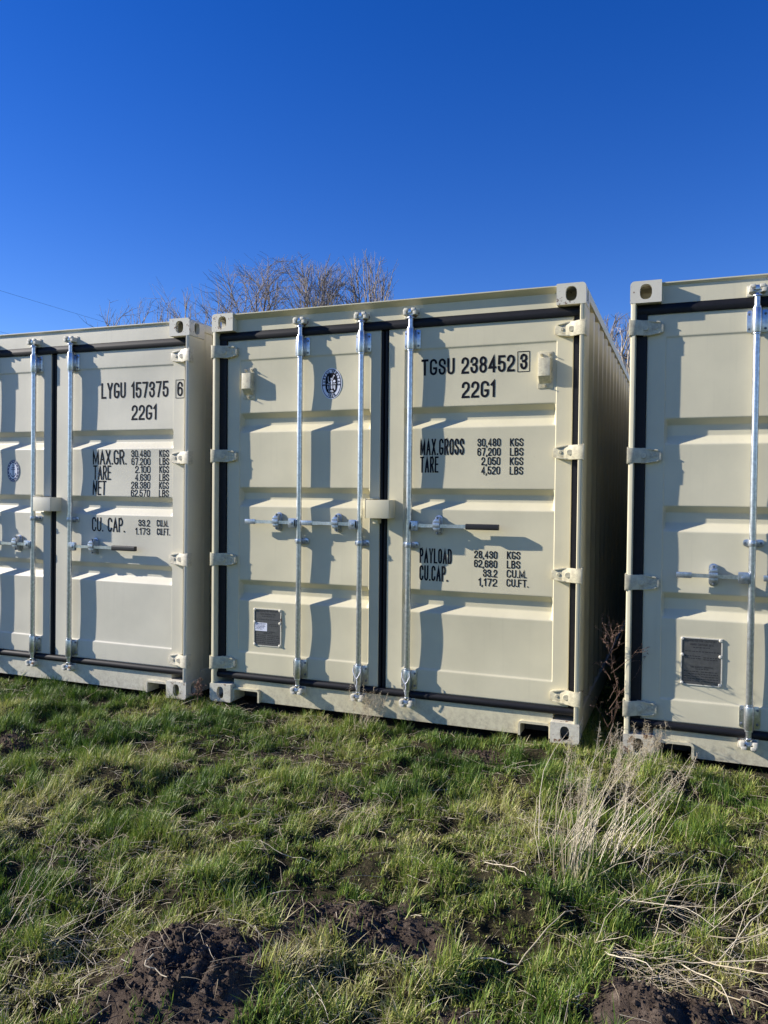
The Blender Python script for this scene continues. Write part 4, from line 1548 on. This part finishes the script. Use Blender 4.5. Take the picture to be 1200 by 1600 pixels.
# ------------------------------------------------------------------ bare trees behind
def tube_np(segs, sides):
    """segs: list of (p0,p1,r0,r1) -> V,F"""
    A = np.array([s[0] for s in segs]); B = np.array([s[1] for s in segs])
    r0 = np.array([s[2] for s in segs]); r1 = np.array([s[3] for s in segs])
    d = B - A
    d /= np.maximum(np.linalg.norm(d, axis=1), 1e-9)[:, None]
    ref = np.where(np.abs(d[:, 2:3]) < .9, np.array([[0, 0, 1.0]]), np.array([[1.0, 0, 0]]))
    s = np.cross(d, ref); s /= np.linalg.norm(s, axis=1)[:, None]
    t = np.cross(d, s)
    ring = []
    for P, r in ((A, r0), (B, r1)):
        for k in range(sides):
            a = 2 * math.pi * k / sides
            ring.append(P + (s * math.cos(a) + t * math.sin(a)) * r[:, None])
    V = np.stack(ring, 1)
    base = np.arange(len(A))[:, None] * (2 * sides)
    F = np.concatenate([base + [k, (k + 1) % sides, sides + (k + 1) % sides, sides + k] for k in range(sides)], 0)
    return V.reshape(-1, 3), F

def bare_tree(loc, height, width, seed, label, bark, dens=1.0, stems=4, group='bare trees behind the containers'):
    g = random.Random(seed)
    root = empty('bare_tree', (loc[0], loc[1], float(ground_z(np.array([loc[0]]), np.array([loc[1]]))[0])))
    big, small = [], []
    def grow(p, d, length, r, lvl):
        n = 4 if lvl < 3 else 3
        pts = [p]
        for k in range(n):
            up = .09 if lvl < 3 else .03
            d = (d + Vector((g.gauss(0, .13), g.gauss(0, .13), g.gauss(0, .08) + up))).normalized()
            q = pts[-1] + d * (length / n)
            ra = r * (1 - .5 * k / n)
            rb = r * (1 - .5 * (k + 1) / n)
            (big if lvl < 3 else small).append((tuple(pts[-1]), tuple(q), ra, rb))
            pts.append(q)
        if lvl >= 5:
            return
        kids = {0: stems, 1: 5, 2: 6, 3: 6, 4: 5}[lvl]
        kids = max(2, int(round(kids * (dens * .82 if lvl >= 2 else 1))))
        for j in range(kids):
            t = 1.0 if j == 0 else g.uniform(.35, 1.0)
            i = min(n - 1, int(t * n))
            base = pts[i].lerp(pts[i + 1], t * n - i) if t < 1 else pts[-1]
            a = g.uniform(0, 2 * math.pi)
            sp = g.uniform(.32, .85) * (.55 if j == 0 else 1) * (1.0 + .12 * (lvl > 1))
            ax = d.orthogonal().normalized()
            ax = Matrix.Rotation(a, 3, d) @ ax
            nd = (Matrix.Rotation(sp, 3, ax) @ d).normalized()
            grow(base, nd, length * g.uniform(.55, .80), r * g.uniform(.42, .62) if j else r * .55, lvl + 1)
    grow(Vector((0, 0, 0)), Vector((0, 0, 1)), 3.2, .20, 0)
    # fit to the wanted height and width
    allp = np.array([s[1] for s in big + small])
    zm = np.percentile(allp[:, 2], 98.8)
    hi = allp[allp[:, 2] > zm * .72]
    cx, cy = np.median(hi[:, 0]), np.median(hi[:, 1])
    hw = np.percentile(np.hypot(hi[:, 0] - cx, hi[:, 1] - cy), 88)
    sxy = width / hw
    def wp(p):
        t = max(0, p[2]) / zm
        t = t if t < .88 else .88 + .15 * math.tanh((t - .88) / .15)
        z = height * t ** .8
        k = min(1, t * 1.5)
        return np.array(((p[0] - cx * k) * sxy, (p[1] - cy * k) * sxy, z))
    def fit(L, minr):
        return [(wp(a), wp(b), max(r0, minr), max(r1, minr * .7)) for a, b, r0, r1 in L]
    V, F = tube_np(fit(big, .02), 7)
    link('trunk', np_mesh('trunk', V, F), bark, root)
    V, F = tube_np(fit(small, .0055), 3)
    link('crown', np_mesh('crown', V, F), TWIG if bark is BARK else PALEBARK, root)
    tag(root, label, 'tree', group)
    return root

bare_tree((-17.8, 28, 0), 12.6, 2.6, 3, 'wide bare fan-shaped tree rising behind the corner of the TGSU container', BARK, 1.0, 5)
bare_tree((-14.2, 28.6, 0), 12.6, 2.3, 5, 'tall bare tree with dense twigs right of the fan-shaped tree', BARK, 1.0, 5)
bare_tree((-11.7, 28.2, 0), 12.3, 1.4, 8, 'smaller bare tree at the right end of the tree clump', BARK, .85, 4)
bare_tree((-26.0, 28, 0), 11.2, 1.3, 11, 'low bare treetop just showing over the LYGU container roof', BARK, .6, 4)
bare_tree((-24.0, 28.5, 0), 11.5, 1.4, 12, 'twiggy treetop in the middle of the row over the LYGU container', BARK, .6, 4)
bare_tree((-21.9, 28, 0), 11.5, 1.3, 13, 'bare treetop above the corner casting of the LYGU container', BARK, .6, 4)
bare_tree((-1.7, 28, 0), 8.9, 1.4, 15, 'bare tree seen through the gap, leaning over the container side rail', BARK, .9, 5)
bare_tree((-.35, 26, 0), 8.0, 1.3, 16, 'pale-barked bare tree low in the gap between two containers', PALEBARK, .5, 4)

# ------------------------------------------------------------------ utility line on the left
for y, lab in ((-10.0, 'wooden utility pole at the near end of the two wires'), (46.0, 'wooden utility pole far behind the containers carrying two wires')):
    z0 = float(ground_z(np.array([-21.8]), np.array([y]))[0])
    p = empty('utility_pole', (-21.8, y, z0))
    build(MB().tube((0, 0, -.3), (0, 0, 9.35), .15, .11, 14), 'shaft', POLE, p)
    build(MB().box(-.06, .06, -.7, .7, 8.74, 8.86), 'crossarm', POLE, p, .01)
    ins = MB()
    for zz in (8.98 - z0, 7.5 - z0):
        ins.tube((.12, 0, zz - .12), (.0, 0, zz), .03, .04, 10)
    build(ins, 'insulator', ZINC, p)
    tag(p, lab, 'utility pole', 'utility poles')
for z, sag, lab in ((9.0, .25, 'upper thin dark wire crossing the sky'), (7.5, .25, 'lower thin dark wire crossing the sky')):
    mb = MB()
    pts = []
    for k in range(29):
        t = k / 28
        pts.append((0, -28 + 56 * t, -sag * 4 * t * (1 - t)))
    mb.path(pts, .0045, 5)
    w = build(mb, 'overhead_wire', WIRE)
    w.location = (-21.8, 18, z)
    tag(w, lab, 'wire', 'overhead wires')
